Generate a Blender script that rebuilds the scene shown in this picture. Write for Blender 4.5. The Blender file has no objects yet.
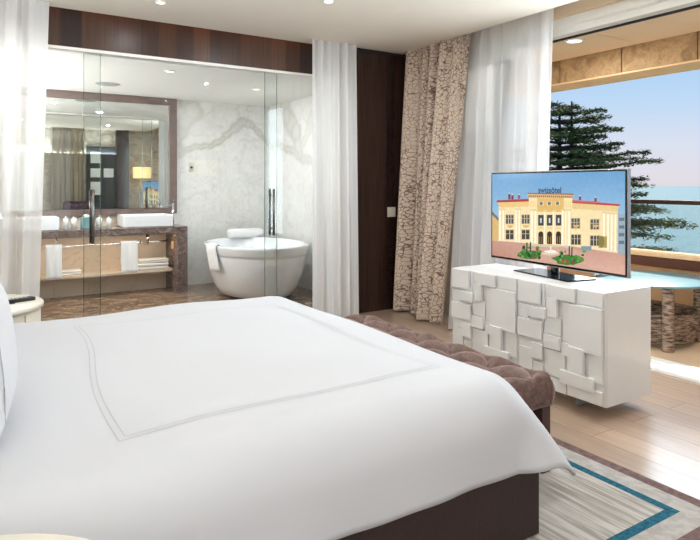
import bpy, bmesh, math, random
from mathutils import Vector, Matrix
PI = math.pi
R = random.Random(7)
sc = bpy.context.scene
COL = sc.collection

# ------------------------------------------------------------------ helpers
def lin(c):
    c = c / 255.0
    return c / 12.92 if c <= .04045 else ((c + .055) / 1.055) ** 2.4
def rgb(r, g, b): return (lin(r), lin(g), lin(b), 1.0)

def new_mat(name):
    m = bpy.data.materials.new(name); m.use_nodes = True
    nt = m.node_tree
    return m, nt, nt.nodes['Principled BSDF'], nt.nodes['Material Output']

def N(nt, typ, **kw):
    n = nt.nodes.new(typ)
    for k, v in kw.items():
        if k in n.inputs: n.inputs[k].default_value = v
        else: setattr(n, k, v)
    return n

def ramp(nt, stops, interp='LINEAR'):
    n = nt.nodes.new('ShaderNodeValToRGB'); cr = n.color_ramp; cr.interpolation = interp
    while len(cr.elements) < len(stops): cr.elements.new(.5)
    for e, (p, c) in zip(cr.elements, stops): e.position = p; e.color = c
    return n

def coords(nt, scale=(1, 1, 1), rot=(0, 0, 0), uv=False):
    tc = nt.nodes.new('ShaderNodeTexCoord'); mp = nt.nodes.new('ShaderNodeMapping')
    mp.inputs['Scale'].default_value = scale; mp.inputs['Rotation'].default_value = rot
    nt.links.new(tc.outputs['UV' if uv else 'Object'], mp.inputs['Vector'])
    return mp.outputs['Vector']

def mat(name, col, rough=.5, metal=0, spec=.5, var=.06, vscale=6, bump=0, bscale=80, coat=0, stretch=(1, 1, 1)):
    """plain material with a slight procedural variation and optional fine bump"""
    m, nt, b, o = new_mat(name)
    v = coords(nt, stretch)
    n = N(nt, 'ShaderNodeTexNoise', Scale=vscale, Detail=4.0)
    nt.links.new(v, n.inputs['Vector'])
    lo = tuple(max(0, c * (1 - var)) for c in col[:3]) + (1,)
    hi = tuple(min(1, c * (1 + var)) for c in col[:3]) + (1,)
    r = ramp(nt, [(.3, lo), (.7, hi)])
    nt.links.new(n.outputs['Fac'], r.inputs['Fac']); nt.links.new(r.outputs['Color'], b.inputs['Base Color'])
    b.inputs['Roughness'].default_value = rough; b.inputs['Metallic'].default_value = metal
    b.inputs['Specular IOR Level'].default_value = spec
    b.inputs['Coat Weight'].default_value = coat
    if bump:
        n2 = N(nt, 'ShaderNodeTexNoise', Scale=bscale, Detail=3.0)
        nt.links.new(v, n2.inputs['Vector'])
        bp = N(nt, 'ShaderNodeBump', Strength=bump, Distance=.01)
        nt.links.new(n2.outputs['Fac'], bp.inputs['Height']); nt.links.new(bp.outputs['Normal'], b.inputs['Normal'])
    return m

def emit(name, col, s):
    m, nt, b, o = new_mat(name)
    b.inputs['Base Color'].default_value = col
    b.inputs['Emission Color'].default_value = col; b.inputs['Emission Strength'].default_value = s
    return m

def box(bm, x0, x1, y0, y1, z0, z1, bev=0, seg=2, mi=0):
    vs = [bm.verts.new((x, y, z)) for x in (x0, x1) for y in (y0, y1) for z in (z0, z1)]
    idx = [(0, 1, 3, 2), (4, 6, 7, 5), (0, 4, 5, 1), (2, 3, 7, 6), (0, 2, 6, 4), (1, 5, 7, 3)]
    fs = [bm.faces.new([vs[i] for i in f]) for f in idx]
    for f in fs: f.material_index = mi
    if bev:
        es = list({e for f in fs for e in f.edges})
        r = bmesh.ops.bevel(bm, geom=es, offset=bev, segments=seg, profile=.5, affect='EDGES')
        for f in r['faces']: f.material_index = mi; f.smooth = True
    return fs

def BX(x0, x1, y0, y1, z0, z1, bev=0, seg=2):
    bm = bmesh.new(); box(bm, x0, x1, y0, y1, z0, z1, bev, seg); return bm

def tube(bm, pts, rad, seg=10, caps=True, mi=0):
    """tube along a polyline; rad number or list"""
    pts = [Vector(p) for p in pts]; n = len(pts)
    rads = rad if isinstance(rad, (list, tuple)) else [rad] * n
    rings = []; up = Vector((0, 0, 1))
    for i, p in enumerate(pts):
        d = (pts[min(i + 1, n - 1)] - pts[max(i - 1, 0)]).normalized()
        a = d.cross(up)
        if a.length < .05: a = d.cross(Vector((1, 0, 0)))
        a.normalize(); c = d.cross(a).normalized()
        rings.append([bm.verts.new(p + rads[i] * (math.cos(2 * PI * k / seg) * a + math.sin(2 * PI * k / seg) * c)) for k in range(seg)])
    for i in range(n - 1):
        for k in range(seg):
            f = bm.faces.new((rings[i][k], rings[i][(k + 1) % seg], rings[i + 1][(k + 1) % seg], rings[i + 1][k]))
            f.smooth = True; f.material_index = mi
    if caps:
        for rr in (rings[0], rings[-1]):
            f = bm.faces.new(rr); f.material_index = mi

def lathe(bm, prof, cx=0, cy=0, seg=40, ax=1, ay=1, mi=0):
    """profile of (radius, z); elliptical when ax != ay"""
    rings = []
    for r, z in prof:
        if r < 1e-5: rings.append([bm.verts.new((cx, cy, z))]); continue
        rings.append([bm.verts.new((cx + ax * r * math.cos(2 * PI * k / seg), cy + ay * r * math.sin(2 * PI * k / seg), z)) for k in range(seg)])
    for a, b in zip(rings, rings[1:]):
        for k in range(seg):
            k2 = (k + 1) % seg
            if len(a) == 1 and len(b) == 1: continue
            if len(a) == 1: f = bm.faces.new((a[0], b[k2], b[k]))
            elif len(b) == 1: f = bm.faces.new((a[k], a[k2], b[0]))
            else: f = bm.faces.new((a[k], a[k2], b[k2], b[k]))
            f.smooth = True; f.material_index = mi

def link(name, bm, mats, parent=None, normals=True):
    if normals: bmesh.ops.recalc_face_normals(bm, faces=bm.faces)
    me = bpy.data.meshes.new(name); bm.to_mesh(me); bm.free()
    if not isinstance(mats, (list, tuple)): mats = [mats]
    for m in mats: me.materials.append(m)
    o = bpy.data.objects.new(name, me); COL.objects.link(o)
    if parent is not None: o.parent = parent; o.matrix_parent_inverse = parent.matrix_world.inverted()
    return o

def tag(o, label, cat, group=None, kind=None):
    o['label'] = label; o['category'] = cat
    if group: o['group'] = group
    if kind: o['kind'] = kind
    return o

def thing(name, loc, label, cat, group=None, rz=0):
    """Empty at the base of a thing; its parts are built in the thing's own frame"""
    o = bpy.data.objects.new(name, None); COL.objects.link(o)
    o.location = loc; o.rotation_euler = (0, 0, rz); o.empty_display_size = .1
    return tag(o, label, cat, group)

def part(name, bm, m, parent, label=None):
    """a part modelled in its thing's own frame"""
    o = link(name, bm, m); o.parent = parent
    if label: o['label'] = label
    return o

def struct(name, bm, m):
    o = link(name, bm, m); o['kind'] = 'structure'; return o

# ------------------------------------------------------------------ materials
M = {}
M['ceiling'] = mat('ceiling_paint', rgb(226, 217, 203), .9, spec=.1, var=.01)
M['bath_ceiling'] = mat('bath_ceiling_paint', rgb(238, 238, 234), .9, spec=.1, var=.01)
M['white_wall'] = mat('cream_wall', rgb(225, 218, 205), .9, spec=.1, var=.02)
M['beige_wall'] = mat('beige_plaster', rgb(214, 192, 165), .9, spec=.1, var=.02)
M['frame_white'] = mat('white_window_frame', rgb(238, 236, 230), .35, var=.01)
M['gasket'] = mat('black_gasket', rgb(25, 25, 28), .6)
M['chrome'] = mat('chrome', rgb(205, 208, 212), .12, metal=1, var=.02)
M['steel'] = mat('brushed_steel', rgb(150, 150, 150), .28, metal=1, var=.05, stretch=(1, 1, 12))
M['bronze'] = mat('dark_bronze', rgb(70, 52, 44), .35, metal=.7)
M['ceramic'] = mat('white_ceramic', rgb(236, 238, 242), .12, var=.01, coat=.5)
M['towel'] = mat('white_terry', rgb(240, 240, 240), .95, spec=.1, var=.02, bump=.5, bscale=350)
M['linen'] = mat('white_linen', rgb(203, 204, 209), .85, spec=.15, var=.012, vscale=3, bump=.06, bscale=9)
M['pillow'] = mat('white_pillow_cotton', rgb(216, 217, 221), .85, spec=.15, var=.012, bump=.15, bscale=8)
M['grey_thread'] = mat('grey_embroidery', rgb(172, 172, 176), .8)
M['lacquer'] = mat('white_lacquer', rgb(236, 235, 233), .28, var=.01, coat=.3)
M['cream_lacquer'] = mat('cream_lacquer', rgb(232, 224, 208), .35, var=.02)
M['black_gloss'] = mat('black_gloss', rgb(14, 15, 18), .12, var=.02)
M['black_matte'] = mat('black_plastic', rgb(28, 28, 30), .45)
M['silver_trim'] = mat('silver_plastic', rgb(190, 192, 196), .3, metal=.6)
M['bed_leather'] = mat('dark_brown_leather', rgb(50, 34, 32), .5, var=.12, bump=.25, bscale=120)
M['dark_leg'] = mat('dark_wood_leg', rgb(70, 45, 42), .35, var=.2, stretch=(1, 1, .1), vscale=20)
M['switch'] = mat('switch_plate', rgb(205, 200, 184), .4, var=.01)
M['shade'] = emit('lit_lamp_shade', rgb(255, 222, 160), .9)
M['soffit'] = mat('balcony_soffit', rgb(246, 218, 186), .85, var=.03, vscale=2)
M['paper_white'] = mat('white_paper', rgb(236, 236, 232), .7)
M['downlight'] = emit('downlight_lens', rgb(255, 246, 232), 3.0)
M['purple'] = mat('purple_velvet', rgb(60, 28, 52), .9)
M['bark'] = mat('cedar_bark', rgb(66, 54, 46), .95, var=.3, vscale=4, bump=.6, bscale=12)
M['frosted'] = mat('blue_frosted_top', rgb(118, 156, 164), .3, var=.02)
M['socket'] = mat('brass_socket', rgb(225, 190, 140), .4)

def glass_mat(name, tint, gloss=.9):
    m, nt, b, o = new_mat(name); nt.nodes.remove(b)
    t = N(nt, 'ShaderNodeBsdfTransparent'); t.inputs['Color'].default_value = tint
    g = N(nt, 'ShaderNodeBsdfGlossy', Roughness=.0); g.inputs['Color'].default_value = (gloss, gloss, gloss, 1)
    f = N(nt, 'ShaderNodeFresnel', IOR=1.45); mx = N(nt, 'ShaderNodeMixShader')
    nt.links.new(f.outputs[0], mx.inputs[0]); nt.links.new(t.outputs[0], mx.inputs[1]); nt.links.new(g.outputs[0], mx.inputs[2])
    nt.links.new(mx.outputs[0], o.inputs['Surface'])
    return m
M['glass'] = glass_mat('clear_glass', (.965, .98, .975, 1), .5)
M['glass_edge'] = glass_mat('glass_edge', (.66, .76, .73, 1))

def sheer_mat(name, col, transp, transl):
    m, nt, b, o = new_mat(name); nt.nodes.remove(b)
    d = N(nt, 'ShaderNodeBsdfDiffuse'); d.inputs['Color'].default_value = col
    l = N(nt, 'ShaderNodeBsdfTranslucent'); l.inputs['Color'].default_value = col
    t = N(nt, 'ShaderNodeBsdfTransparent')
    # fine vertical weave decides how see-through the cloth is
    v = coords(nt, (260, 4, 1), uv=True); w = N(nt, 'ShaderNodeTexNoise', Scale=1.0, Detail=2.0); nt.links.new(v, w.inputs['Vector'])
    mr = N(nt, 'ShaderNodeMapRange'); mr.inputs['To Min'].default_value = transp * .8; mr.inputs['To Max'].default_value = transp * 1.2
    nt.links.new(w.outputs['Fac'], mr.inputs['Value'])
    m1 = N(nt, 'ShaderNodeMixShader'); m1.inputs[0].default_value = transl
    nt.links.new(d.outputs[0], m1.inputs[1]); nt.links.new(l.outputs[0], m1.inputs[2])
    m2 = N(nt, 'ShaderNodeMixShader'); nt.links.new(mr.outputs[0], m2.inputs[0])
    nt.links.new(m1.outputs[0], m2.inputs[1]); nt.links.new(t.outputs[0], m2.inputs[2])
    nt.links.new(m2.outputs[0], o.inputs['Surface'])
    return m
M['shade_cloth'] = sheer_mat('lamp_shade_cloth', rgb(246, 244, 240), .02, .55)
M['sheer'] = sheer_mat('white_sheer', rgb(252, 252, 253), .27, .66)
M['sheer_bath'] = sheer_mat('white_sheer_bath', rgb(252, 251, 250), .13, .4)

def wood_stripe(name, cols, w=.16, rough=.35, axis=0):
    """veneer of dark strips of changing tone along one axis with fine vertical grain"""
    m, nt, b, o = new_mat(name)
    tc = N(nt, 'ShaderNodeTexCoord'); sp = N(nt, 'ShaderNodeSeparateXYZ'); nt.links.new(tc.outputs['Object'], sp.inputs[0])
    q = N(nt, 'ShaderNodeMath', operation='DIVIDE'); q.inputs[1].default_value = w; nt.links.new(sp.outputs[axis], q.inputs[0])
    fl = N(nt, 'ShaderNodeMath', operation='FLOOR'); nt.links.new(q.outputs[0], fl.inputs[0])
    wn = N(nt, 'ShaderNodeTexWhiteNoise', noise_dimensions='1D'); nt.links.new(fl.outputs[0], wn.inputs['W'])
    r = ramp(nt, [(i / (len(cols) - 1), c) for i, c in enumerate(cols)]); nt.links.new(wn.outputs['Value'], r.inputs['Fac'])
    v = coords(nt, (90, 90, 2.0)); n = N(nt, 'ShaderNodeTexNoise', Scale=1.0, Detail=5.0); nt.links.new(v, n.inputs['Vector'])
    r2 = ramp(nt, [(.25, (.55, .55, .55, 1)), (.75, (1.3, 1.25, 1.2, 1))]); nt.links.new(n.outputs['Fac'], r2.inputs['Fac'])
    mx = N(nt, 'ShaderNodeMix', data_type='RGBA', blend_type='MULTIPLY'); mx.inputs['Factor'].default_value = 1
    nt.links.new(r.outputs['Color'], mx.inputs['A']); nt.links.new(r2.outputs['Color'], mx.inputs['B'])
    nt.links.new(mx.outputs['Result'], b.inputs['Base Color']); b.inputs['Roughness'].default_value = rough
    return m
M['header_wood'] = wood_stripe('striped_walnut', [rgb(38, 24, 22), rgb(92, 62, 44), rgb(58, 38, 30), rgb(80, 54, 40)], .165)
M['panel_wood'] = wood_stripe('ebony_veneer', [rgb(36, 24, 22), rgb(58, 40, 34), rgb(46, 30, 27)], .12, .16)

def floor_mat():
    m, nt, b, o = new_mat('oak_planks')
    v = coords(nt, (1, 1, 1), (0, 0, PI / 2))
    br = N(nt, 'ShaderNodeTexBrick'); br.inputs['Scale'].default_value = 1
    br.inputs['Brick Width'].default_value = 2.1; br.inputs['Row Height'].default_value = .195
    br.inputs['Mortar Size'].default_value = .0022; br.inputs['Mortar Smooth'].default_value = .2; br.inputs['Bias'].default_value = 0
    br.inputs['Color1'].default_value = rgb(180, 154, 132); br.inputs['Color2'].default_value = rgb(162, 138, 118)
    br.inputs['Mortar'].default_value = rgb(110, 85, 68); br.offset = .37
    nt.links.new(v, br.inputs['Vector'])
    v2 = coords(nt, (38, 2.0, 1)); n = N(nt, 'ShaderNodeTexNoise', Scale=1.0, Detail=6.0, Distortion=1.2); nt.links.new(v2, n.inputs['Vector'])
    r2 = ramp(nt, [(.25, (.80, .78, .76, 1)), (.7, (1.08, 1.08, 1.08, 1))]); nt.links.new(n.outputs['Fac'], r2.inputs['Fac'])
    mx = N(nt, 'ShaderNodeMix', data_type='RGBA', blend_type='MULTIPLY'); mx.inputs['Factor'].default_value = 1
    nt.links.new(br.outputs['Color'], mx.inputs['A']); nt.links.new(r2.outputs['Color'], mx.inputs['B'])
    nt.links.new(mx.outputs['Result'], b.inputs['Base Color'])
    b.inputs['Roughness'].default_value = .3; b.inputs['Coat Weight'].default_value = .25; b.inputs['Coat Roughness'].default_value = .25
    bp = N(nt, 'ShaderNodeBump', Strength=.25, Distance=.004)
    nt.links.new(n.outputs['Fac'], bp.inputs['Height']); nt.links.new(bp.outputs['Normal'], b.inputs['Normal'])
    return m
M['floor'] = floor_mat()

def marble(name, base, mid, vein, scale=1.2, rough=.12, rot=(0, 0, .6), dist=3.0, stretch=(1, 1, 1), wid=.035):
    m, nt, b, o = new_mat(name)
    v = coords(nt, tuple(scale * s for s in stretch), rot)
    n1 = N(nt, 'ShaderNodeTexNoise', Scale=1.3, Detail=8.0, Roughness=.6, Distortion=dist); nt.links.new(v, n1.inputs['Vector'])
    r1 = ramp(nt, [(.3, base), (.52, mid), (.75, base)]); nt.links.new(n1.outputs['Fac'], r1.inputs['Fac'])
    n2 = N(nt, 'ShaderNodeTexNoise', Scale=2.2, Detail=6.0, Distortion=dist * .7); nt.links.new(v, n2.inputs['Vector'])
    r2 = ramp(nt, [(.5 - wid, (0, 0, 0, 1)), (.5, (1, 1, 1, 1)), (.5 + wid, (0, 0, 0, 1))]); nt.links.new(n2.outputs['Fac'], r2.inputs['Fac'])
    mx = N(nt, 'ShaderNodeMix', data_type='RGBA'); nt.links.new(r2.outputs['Color'], mx.inputs['Factor'])
    nt.links.new(r1.outputs['Color'], mx.inputs['A']); mx.inputs['B'].default_value = vein
    nt.links.new(mx.outputs['Result'], b.inputs['Base Color']); b.inputs['Roughness'].default_value = rough
    return m
M['marble_floor'] = marble('brown_marble_floor', rgb(78, 58, 46), rgb(136, 110, 90), rgb(196, 172, 150), 1.05, .22, stretch=(1,2.2,1), wid=.03)
M['marble_dark'] = marble('dark_brown_marble', rgb(72, 58, 54), rgb(112, 96, 92), rgb(158, 146, 140), 2.2, .15, stretch=(1,1,2.2), dist=2.0, wid=.02)
M['marble_frame'] = mat('mauve_marble', rgb(116, 98, 93), .3, var=.12, vscale=9)
M['travertine'] = marble('warm_beige_stone', rgb(214, 196, 176), rgb(222, 206, 188), rgb(202, 182, 160), 1.0, .5, dist=1.0, wid=.012)
M['fascia'] = marble('weathered_travertine', rgb(148, 116, 80), rgb(196, 164, 122), rgb(160, 128, 92), 3.4, .75, dist=1.2, wid=.02)
M['lit_stone'] = mat('lit_travertine', rgb(244, 208, 164), .8, var=.08, vscale=9, bump=.3, bscale=30)  # pale tone carries the daylight on the beam underside and ledge top
M['parapet'] = mat('tan_render', rgb(184, 150, 112), .9, var=.05, bump=.3, bscale=60)
M['teak'] = mat('reddish_teak', rgb(92, 54, 38), .5, var=.2, vscale=8, stretch=(1, .1, 1))
M['deck'] = mat('balcony_tile', rgb(216, 186, 152), .6, var=.08, vscale=3)

def marble_wall_mat():
    m, nt, b, o = new_mat('white_marble_wall')
    at = N(nt, 'ShaderNodeAttribute', attribute_name='vein')
    v = coords(nt, (2.5, 2.5, 2.5)); n = N(nt, 'ShaderNodeTexNoise', Scale=2.6, Detail=9.0, Roughness=.66, Distortion=1.5); nt.links.new(v, n.inputs['Vector'])
    rn = ramp(nt, [(.3, (.35, .35, .35, 1)), (.65, (1, 1, 1, 1))]); nt.links.new(n.outputs['Fac'], rn.inputs['Fac'])
    mu = N(nt, 'ShaderNodeMath', operation='MULTIPLY'); nt.links.new(at.outputs['Fac'], mu.inputs[0]); nt.links.new(rn.outputs['Color'], mu.inputs[1])
    base = ramp(nt, [(.3, rgb(216, 215, 212)), (.6, rgb(230, 230, 228))]); nt.links.new(n.outputs['Fac'], base.inputs['Fac'])
    n2 = N(nt, 'ShaderNodeTexNoise', Scale=.7, Detail=5.0, Distortion=2.4); nt.links.new(v, n2.inputs['Vector'])
    r2 = ramp(nt, [(.488, (0, 0, 0, 1)), (.5, (.35, .35, .35, 1)), (.512, (0, 0, 0, 1))]); nt.links.new(n2.outputs['Fac'], r2.inputs['Fac'])
    ad = N(nt, 'ShaderNodeMath', operation='MAXIMUM'); nt.links.new(mu.outputs[0], ad.inputs[0]); nt.links.new(r2.outputs['Color'], ad.inputs[1])
    mx = N(nt, 'ShaderNodeMix', data_type='RGBA'); nt.links.new(ad.outputs[0], mx.inputs['Factor'])
    nt.links.new(base.outputs['Color'], mx.inputs['A']); mx.inputs['B'].default_value = rgb(172, 168, 156)
    nt.links.new(mx.outputs['Result'], b.inputs['Base Color']); b.inputs['Roughness'].default_value = .25
    return m
M['marble_white'] = marble_wall_mat()

def crackle_mat():
    m, nt, b, o = new_mat('crackle_patterned_drape')
    v = coords(nt, (21, 25, 1), uv=True)
    nz = N(nt, 'ShaderNodeTexNoise', Scale=.7, Detail=2.0); nt.links.new(v, nz.inputs['Vector'])
    mxv = N(nt, 'ShaderNodeMix', data_type='RGBA', blend_type='LINEAR_LIGHT'); mxv.inputs['Factor'].default_value = .35
    nt.links.new(v, mxv.inputs['A']); nt.links.new(nz.outputs['Color'], mxv.inputs['B'])
    vo = N(nt, 'ShaderNodeTexVoronoi', feature='DISTANCE_TO_EDGE', Scale=1.0, Randomness=.85); nt.links.new(mxv.outputs['Result'], vo.inputs['Vector'])
    big = N(nt, 'ShaderNodeTexNoise', Scale=1.0, Detail=1.0); v3 = coords(nt, (5, 3.2, 1), uv=True); nt.links.new(v3, big.inputs['Vector'])
    th = N(nt, 'ShaderNodeMapRange'); th.inputs['From Min'].default_value = .35; th.inputs['From Max'].default_value = .7
    th.inputs['To Min'].default_value = .045; th.inputs['To Max'].default_value = .115; nt.links.new(big.outputs['Fac'], th.inputs['Value'])
    dv = N(nt, 'ShaderNodeMath', operation='DIVIDE'); nt.links.new(vo.outputs['Distance'], dv.inputs[0]); nt.links.new(th.outputs[0], dv.inputs[1])
    r = ramp(nt, [(.35, rgb(126, 100, 90)), (1.0, rgb(208, 190, 172))]); nt.links.new(dv.outputs[0], r.inputs['Fac'])
    nt.links.new(r.outputs['Color'], b.inputs['Base Color']); b.inputs['Roughness'].default_value = .85
    b.inputs['Specular IOR Level'].default_value = .15
    return m
M['crackle'] = crackle_mat()

def velvet_mat():
    m, nt, b, o = new_mat('mauve_brown_velvet')
    v = coords(nt); n = N(nt, 'ShaderNodeTexNoise', Scale=26.0, Detail=8.0, Roughness=.75); nt.links.new(v, n.inputs['Vector'])
    r = ramp(nt, [(.3, rgb(68, 48, 44)), (.55, rgb(110, 84, 76)), (.75, rgb(156, 130, 120))]); nt.links.new(n.outputs['Fac'], r.inputs['Fac'])
    nt.links.new(r.outputs['Color'], b.inputs['Base Color']); b.inputs['Roughness'].default_value = .8
    b.inputs['Sheen Weight'].default_value = .55; b.inputs['Sheen Roughness'].default_value = .35
    b.inputs['Sheen Tint'].default_value = rgb(230, 205, 195)
    bp = N(nt, 'ShaderNodeBump', Strength=.5, Distance=.006); nt.links.new(n.outputs['Fac'], bp.inputs['Height']); nt.links.new(bp.outputs['Normal'], b.inputs['Normal'])
    return m
M['velvet'] = velvet_mat()

def rug_mat(name, lo, hi, stretch, sc_=1.0, sharp=.12):
    m, nt, b, o = new_mat(name)
    v = coords(nt, stretch); n = N(nt, 'ShaderNodeTexNoise', Scale=sc_, Detail=4.0, Distortion=.6); nt.links.new(v, n.inputs['Vector'])
    r = ramp(nt, [(.5 - sharp, lo), (.5 + sharp, hi)]); nt.links.new(n.outputs['Fac'], r.inputs['Fac'])
    nt.links.new(r.outputs['Color'], b.inputs['Base Color']); b.inputs['Roughness'].default_value = .95; b.inputs['Specular IOR Level'].default_value = .1
    n2 = N(nt, 'ShaderNodeTexNoise', Scale=240.0, Detail=2.0); v2 = coords(nt); nt.links.new(v2, n2.inputs['Vector'])
    bp = N(nt, 'ShaderNodeBump', Strength=.8, Distance=.006); nt.links.new(n2.outputs['Fac'], bp.inputs['Height']); nt.links.new(bp.outputs['Normal'], b.inputs['Normal'])
    return m
M['rug_field'] = rug_mat('rug_field', rgb(156, 148, 140), rgb(198, 192, 184), (42, 3.0, 1))
M['rug_band'] = rug_mat('rug_light_band', rgb(168, 162, 156), rgb(186, 181, 175), (20, 20, 1))
M['rug_teal'] = rug_mat('rug_teal_line', rgb(32, 84, 102), rgb(52, 108, 126), (60, 60, 1))
M['rug_brown'] = rug_mat('rug_brown_edge', rgb(108, 86, 84), rgb(126, 104, 100), (30, 30, 1))

def wicker_mat():
    m, nt, b, o = new_mat('brown_wicker')
    v = coords(nt, (.35, .35, 1.6)); n = N(nt, 'ShaderNodeTexNoise', Scale=42.0, Detail=3.0); nt.links.new(v, n.inputs['Vector'])
    r = ramp(nt, [(.35, rgb(66, 48, 42)), (.65, rgb(186, 160, 138))]); nt.links.new(n.outputs['Fac'], r.inputs['Fac'])
    nt.links.new(r.outputs['Color'], b.inputs['Base Color']); b.inputs['Roughness'].default_value = .6
    return m
M['wicker'] = wicker_mat()

def silver_paper():
    m, nt, b, o = new_mat('silver_wallpaper')
    v = coords(nt, (1.6, 1.6, 2.4)); n = N(nt, 'ShaderNodeTexNoise', Scale=2.0, Detail=8.0, Roughness=.7, Distortion=1.0); nt.links.new(v, n.inputs['Vector'])
    r = ramp(nt, [(.35, rgb(150, 136, 118)), (.65, rgb(214, 204, 188))]); nt.links.new(n.outputs['Fac'], r.inputs['Fac'])
    nt.links.new(r.outputs['Color'], b.inputs['Base Color']); b.inputs['Roughness'].default_value = .4
    return m
M['wallpaper'] = silver_paper()

def sea_mat():
    m, nt, b, o = new_mat('sea_water')
    v = coords(nt, (1, 1, 1)); n = N(nt, 'ShaderNodeTexNoise', Scale=.12, Detail=8.0, Roughness=.7); nt.links.new(v, n.inputs['Vector'])
    r = ramp(nt, [(.35, rgb(42, 96, 108)), (.65, rgb(64, 120, 130))]); nt.links.new(n.outputs['Fac'], r.inputs['Fac'])
    nt.links.new(r.outputs['Color'], b.inputs['Base Color']); b.inputs['Roughness'].default_value = .55; b.inputs['Specular IOR Level'].default_value = .12
    n2 = N(nt, 'ShaderNodeTexNoise', Scale=.8, Detail=6.0); nt.links.new(v, n2.inputs['Vector'])
    bp = N(nt, 'ShaderNodeBump', Strength=.6, Distance=.6); nt.links.new(n2.outputs['Fac'], bp.inputs['Height']); nt.links.new(bp.outputs['Normal'], b.inputs['Normal'])
    return m
M['sea'] = sea_mat()
def leaf_mat():
    m, nt, b, o = new_mat('cedar_needles')
    v = coords(nt); n = N(nt, 'ShaderNodeTexNoise', Scale=1.6, Detail=5.0); nt.links.new(v, n.inputs['Vector'])
    r = ramp(nt, [(.35, rgb(74, 80, 46)), (.65, rgb(132, 134, 82))]); nt.links.new(n.outputs['Fac'], r.inputs['Fac'])
    nt.links.new(r.outputs['Color'], b.inputs['Base Color']); b.inputs['Roughness'].default_value = .8; b.inputs['Specular IOR Level'].default_value = .2
    return m
M['needles'] = leaf_mat()
M['hill'] = mat('coast_ground', rgb(92, 98, 70), .95, var=.3, vscale=.5)
m_, nt_, b_, o_ = new_mat('mirror_silver'); b_.inputs['Base Color'].default_value = (.80, .82, .81, 1); b_.inputs['Metallic'].default_value = 1; b_.inputs['Roughness'].default_value = .005
M['mirror'] = m_

# ------------------------------------------------------------------ setting
H = 2.906
XW = 4.18        # edge of the ceiling at the window side
BW = 5.67        # bedroom / bathroom partition
BB = 8.35        # bathroom back wall
struct('floor', BX(-.7, 4.42, -.7, 5.74, -.12, 0), M['floor'])
struct('floor', BX(-.7, 4.05, 5.74, 8.6, -.12, 0), M['marble_floor'])
struct('ceiling', BX(-.7, XW, -.7, 5.60, H, 3.12), M['ceiling'])
struct('ceiling', BX(-.7, 4.80, -.7, 5.9, 3.121, 3.22), M['ceiling'])
struct('ceiling', BX(-.7, 4.05, 5.80, 8.6, 2.60, 2.72), M['bath_ceiling'])
struct('wall_left', BX(-.70, -.58, -.7, 8.6, 0, 3.12), M['wallpaper'])
bmw = bmesh.new(); box(bmw, 4.45, 4.8, 4.52, 5.9, 0, 3.12); box(bmw, 3.54, 4.45, 5.8, 5.9, 0, 3.12)
struct('wall_right', bmw, M['beige_wall'])
struct('wall_window_head', BX(4.45, 4.60, -.7, 4.52, 2.905, 3.12), M['beige_wall'])
# dark veneer pier between bathroom and window
bm = bmesh.new(); box(bm, 3.55, 4.40, 5.48, 5.80, .0, 2.895, .004)
struct('wall_back_panel', bm, M['panel_wood'])
struct('trim_1', BX(3.545, 4.42, 5.47, 5.80, 2.88, 2.90), M['black_matte'])
# bulkhead above the glass
struct('wall_back', BX(-.7, 3.55, BW + .0, BW + .13, 2.60, 3.12), M['header_wood'])
struct('trim_2', BX(-.7, 3.55, BW - .005, BW + .135, 2.572, 2.598), M['frame_white'])
struct('trim_3', BX(-.7, 3.55, BW + .0, BW + .13, 0.0005, .004), M['steel'])
# warm cove strip in the slot between ceiling and bulkhead
struct('trim_4', BX(-.5, 3.5, 5.612, 5.63, 3.08, 3.118), emit('warm_cove_strip', rgb(255, 170, 100), 5))

# rear of the room (seen only in the bathroom mirror)
RY = -.6
struct('wall_rear', BX(-.7, 4.8, RY - .12, RY, 0, 3.12), M['wallpaper'])
struct('wall_rear_pier', BX(3.36, 3.68, RY, RY + .14, 0, H), M['panel_wood'])
struct('wall_rear_dark', BX(2.62, 3.36, RY, RY + .04, 0, 2.45), M['black_matte'])
dt = bmesh.new()
for z0, z1, x0, x1 in ((2.0, 2.3, 2.72, 2.98), (1.62, 1.86, 2.72, 2.98), (1.62, 1.86, 3.05, 3.30), (1.15, 1.5, 2.72, 2.98)):
    box(dt, x0, x1, RY + .04, RY + .05, z0, z1)
t = tag(link('picture_panel', dt, mat('pale_print', rgb(224, 224, 218), .5)), 'pale squares on a dark unit, reflected in the bathroom mirror', 'wall unit')

# bathroom walls: white marble with one long bookmatched vein, colour carried by an attribute on the stone
def seg_dist(p, a, b):
    ax, ay = a; bx_, by_ = b; px, py = p
    dx, dy = bx_ - ax, by_ - ay; L = dx * dx + dy * dy
    t = max(0, min(1, ((px - ax) * dx + (py - ay) * dy) / L))
    return math.hypot(px - ax - t * dx, py - ay - t * dy), t
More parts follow.
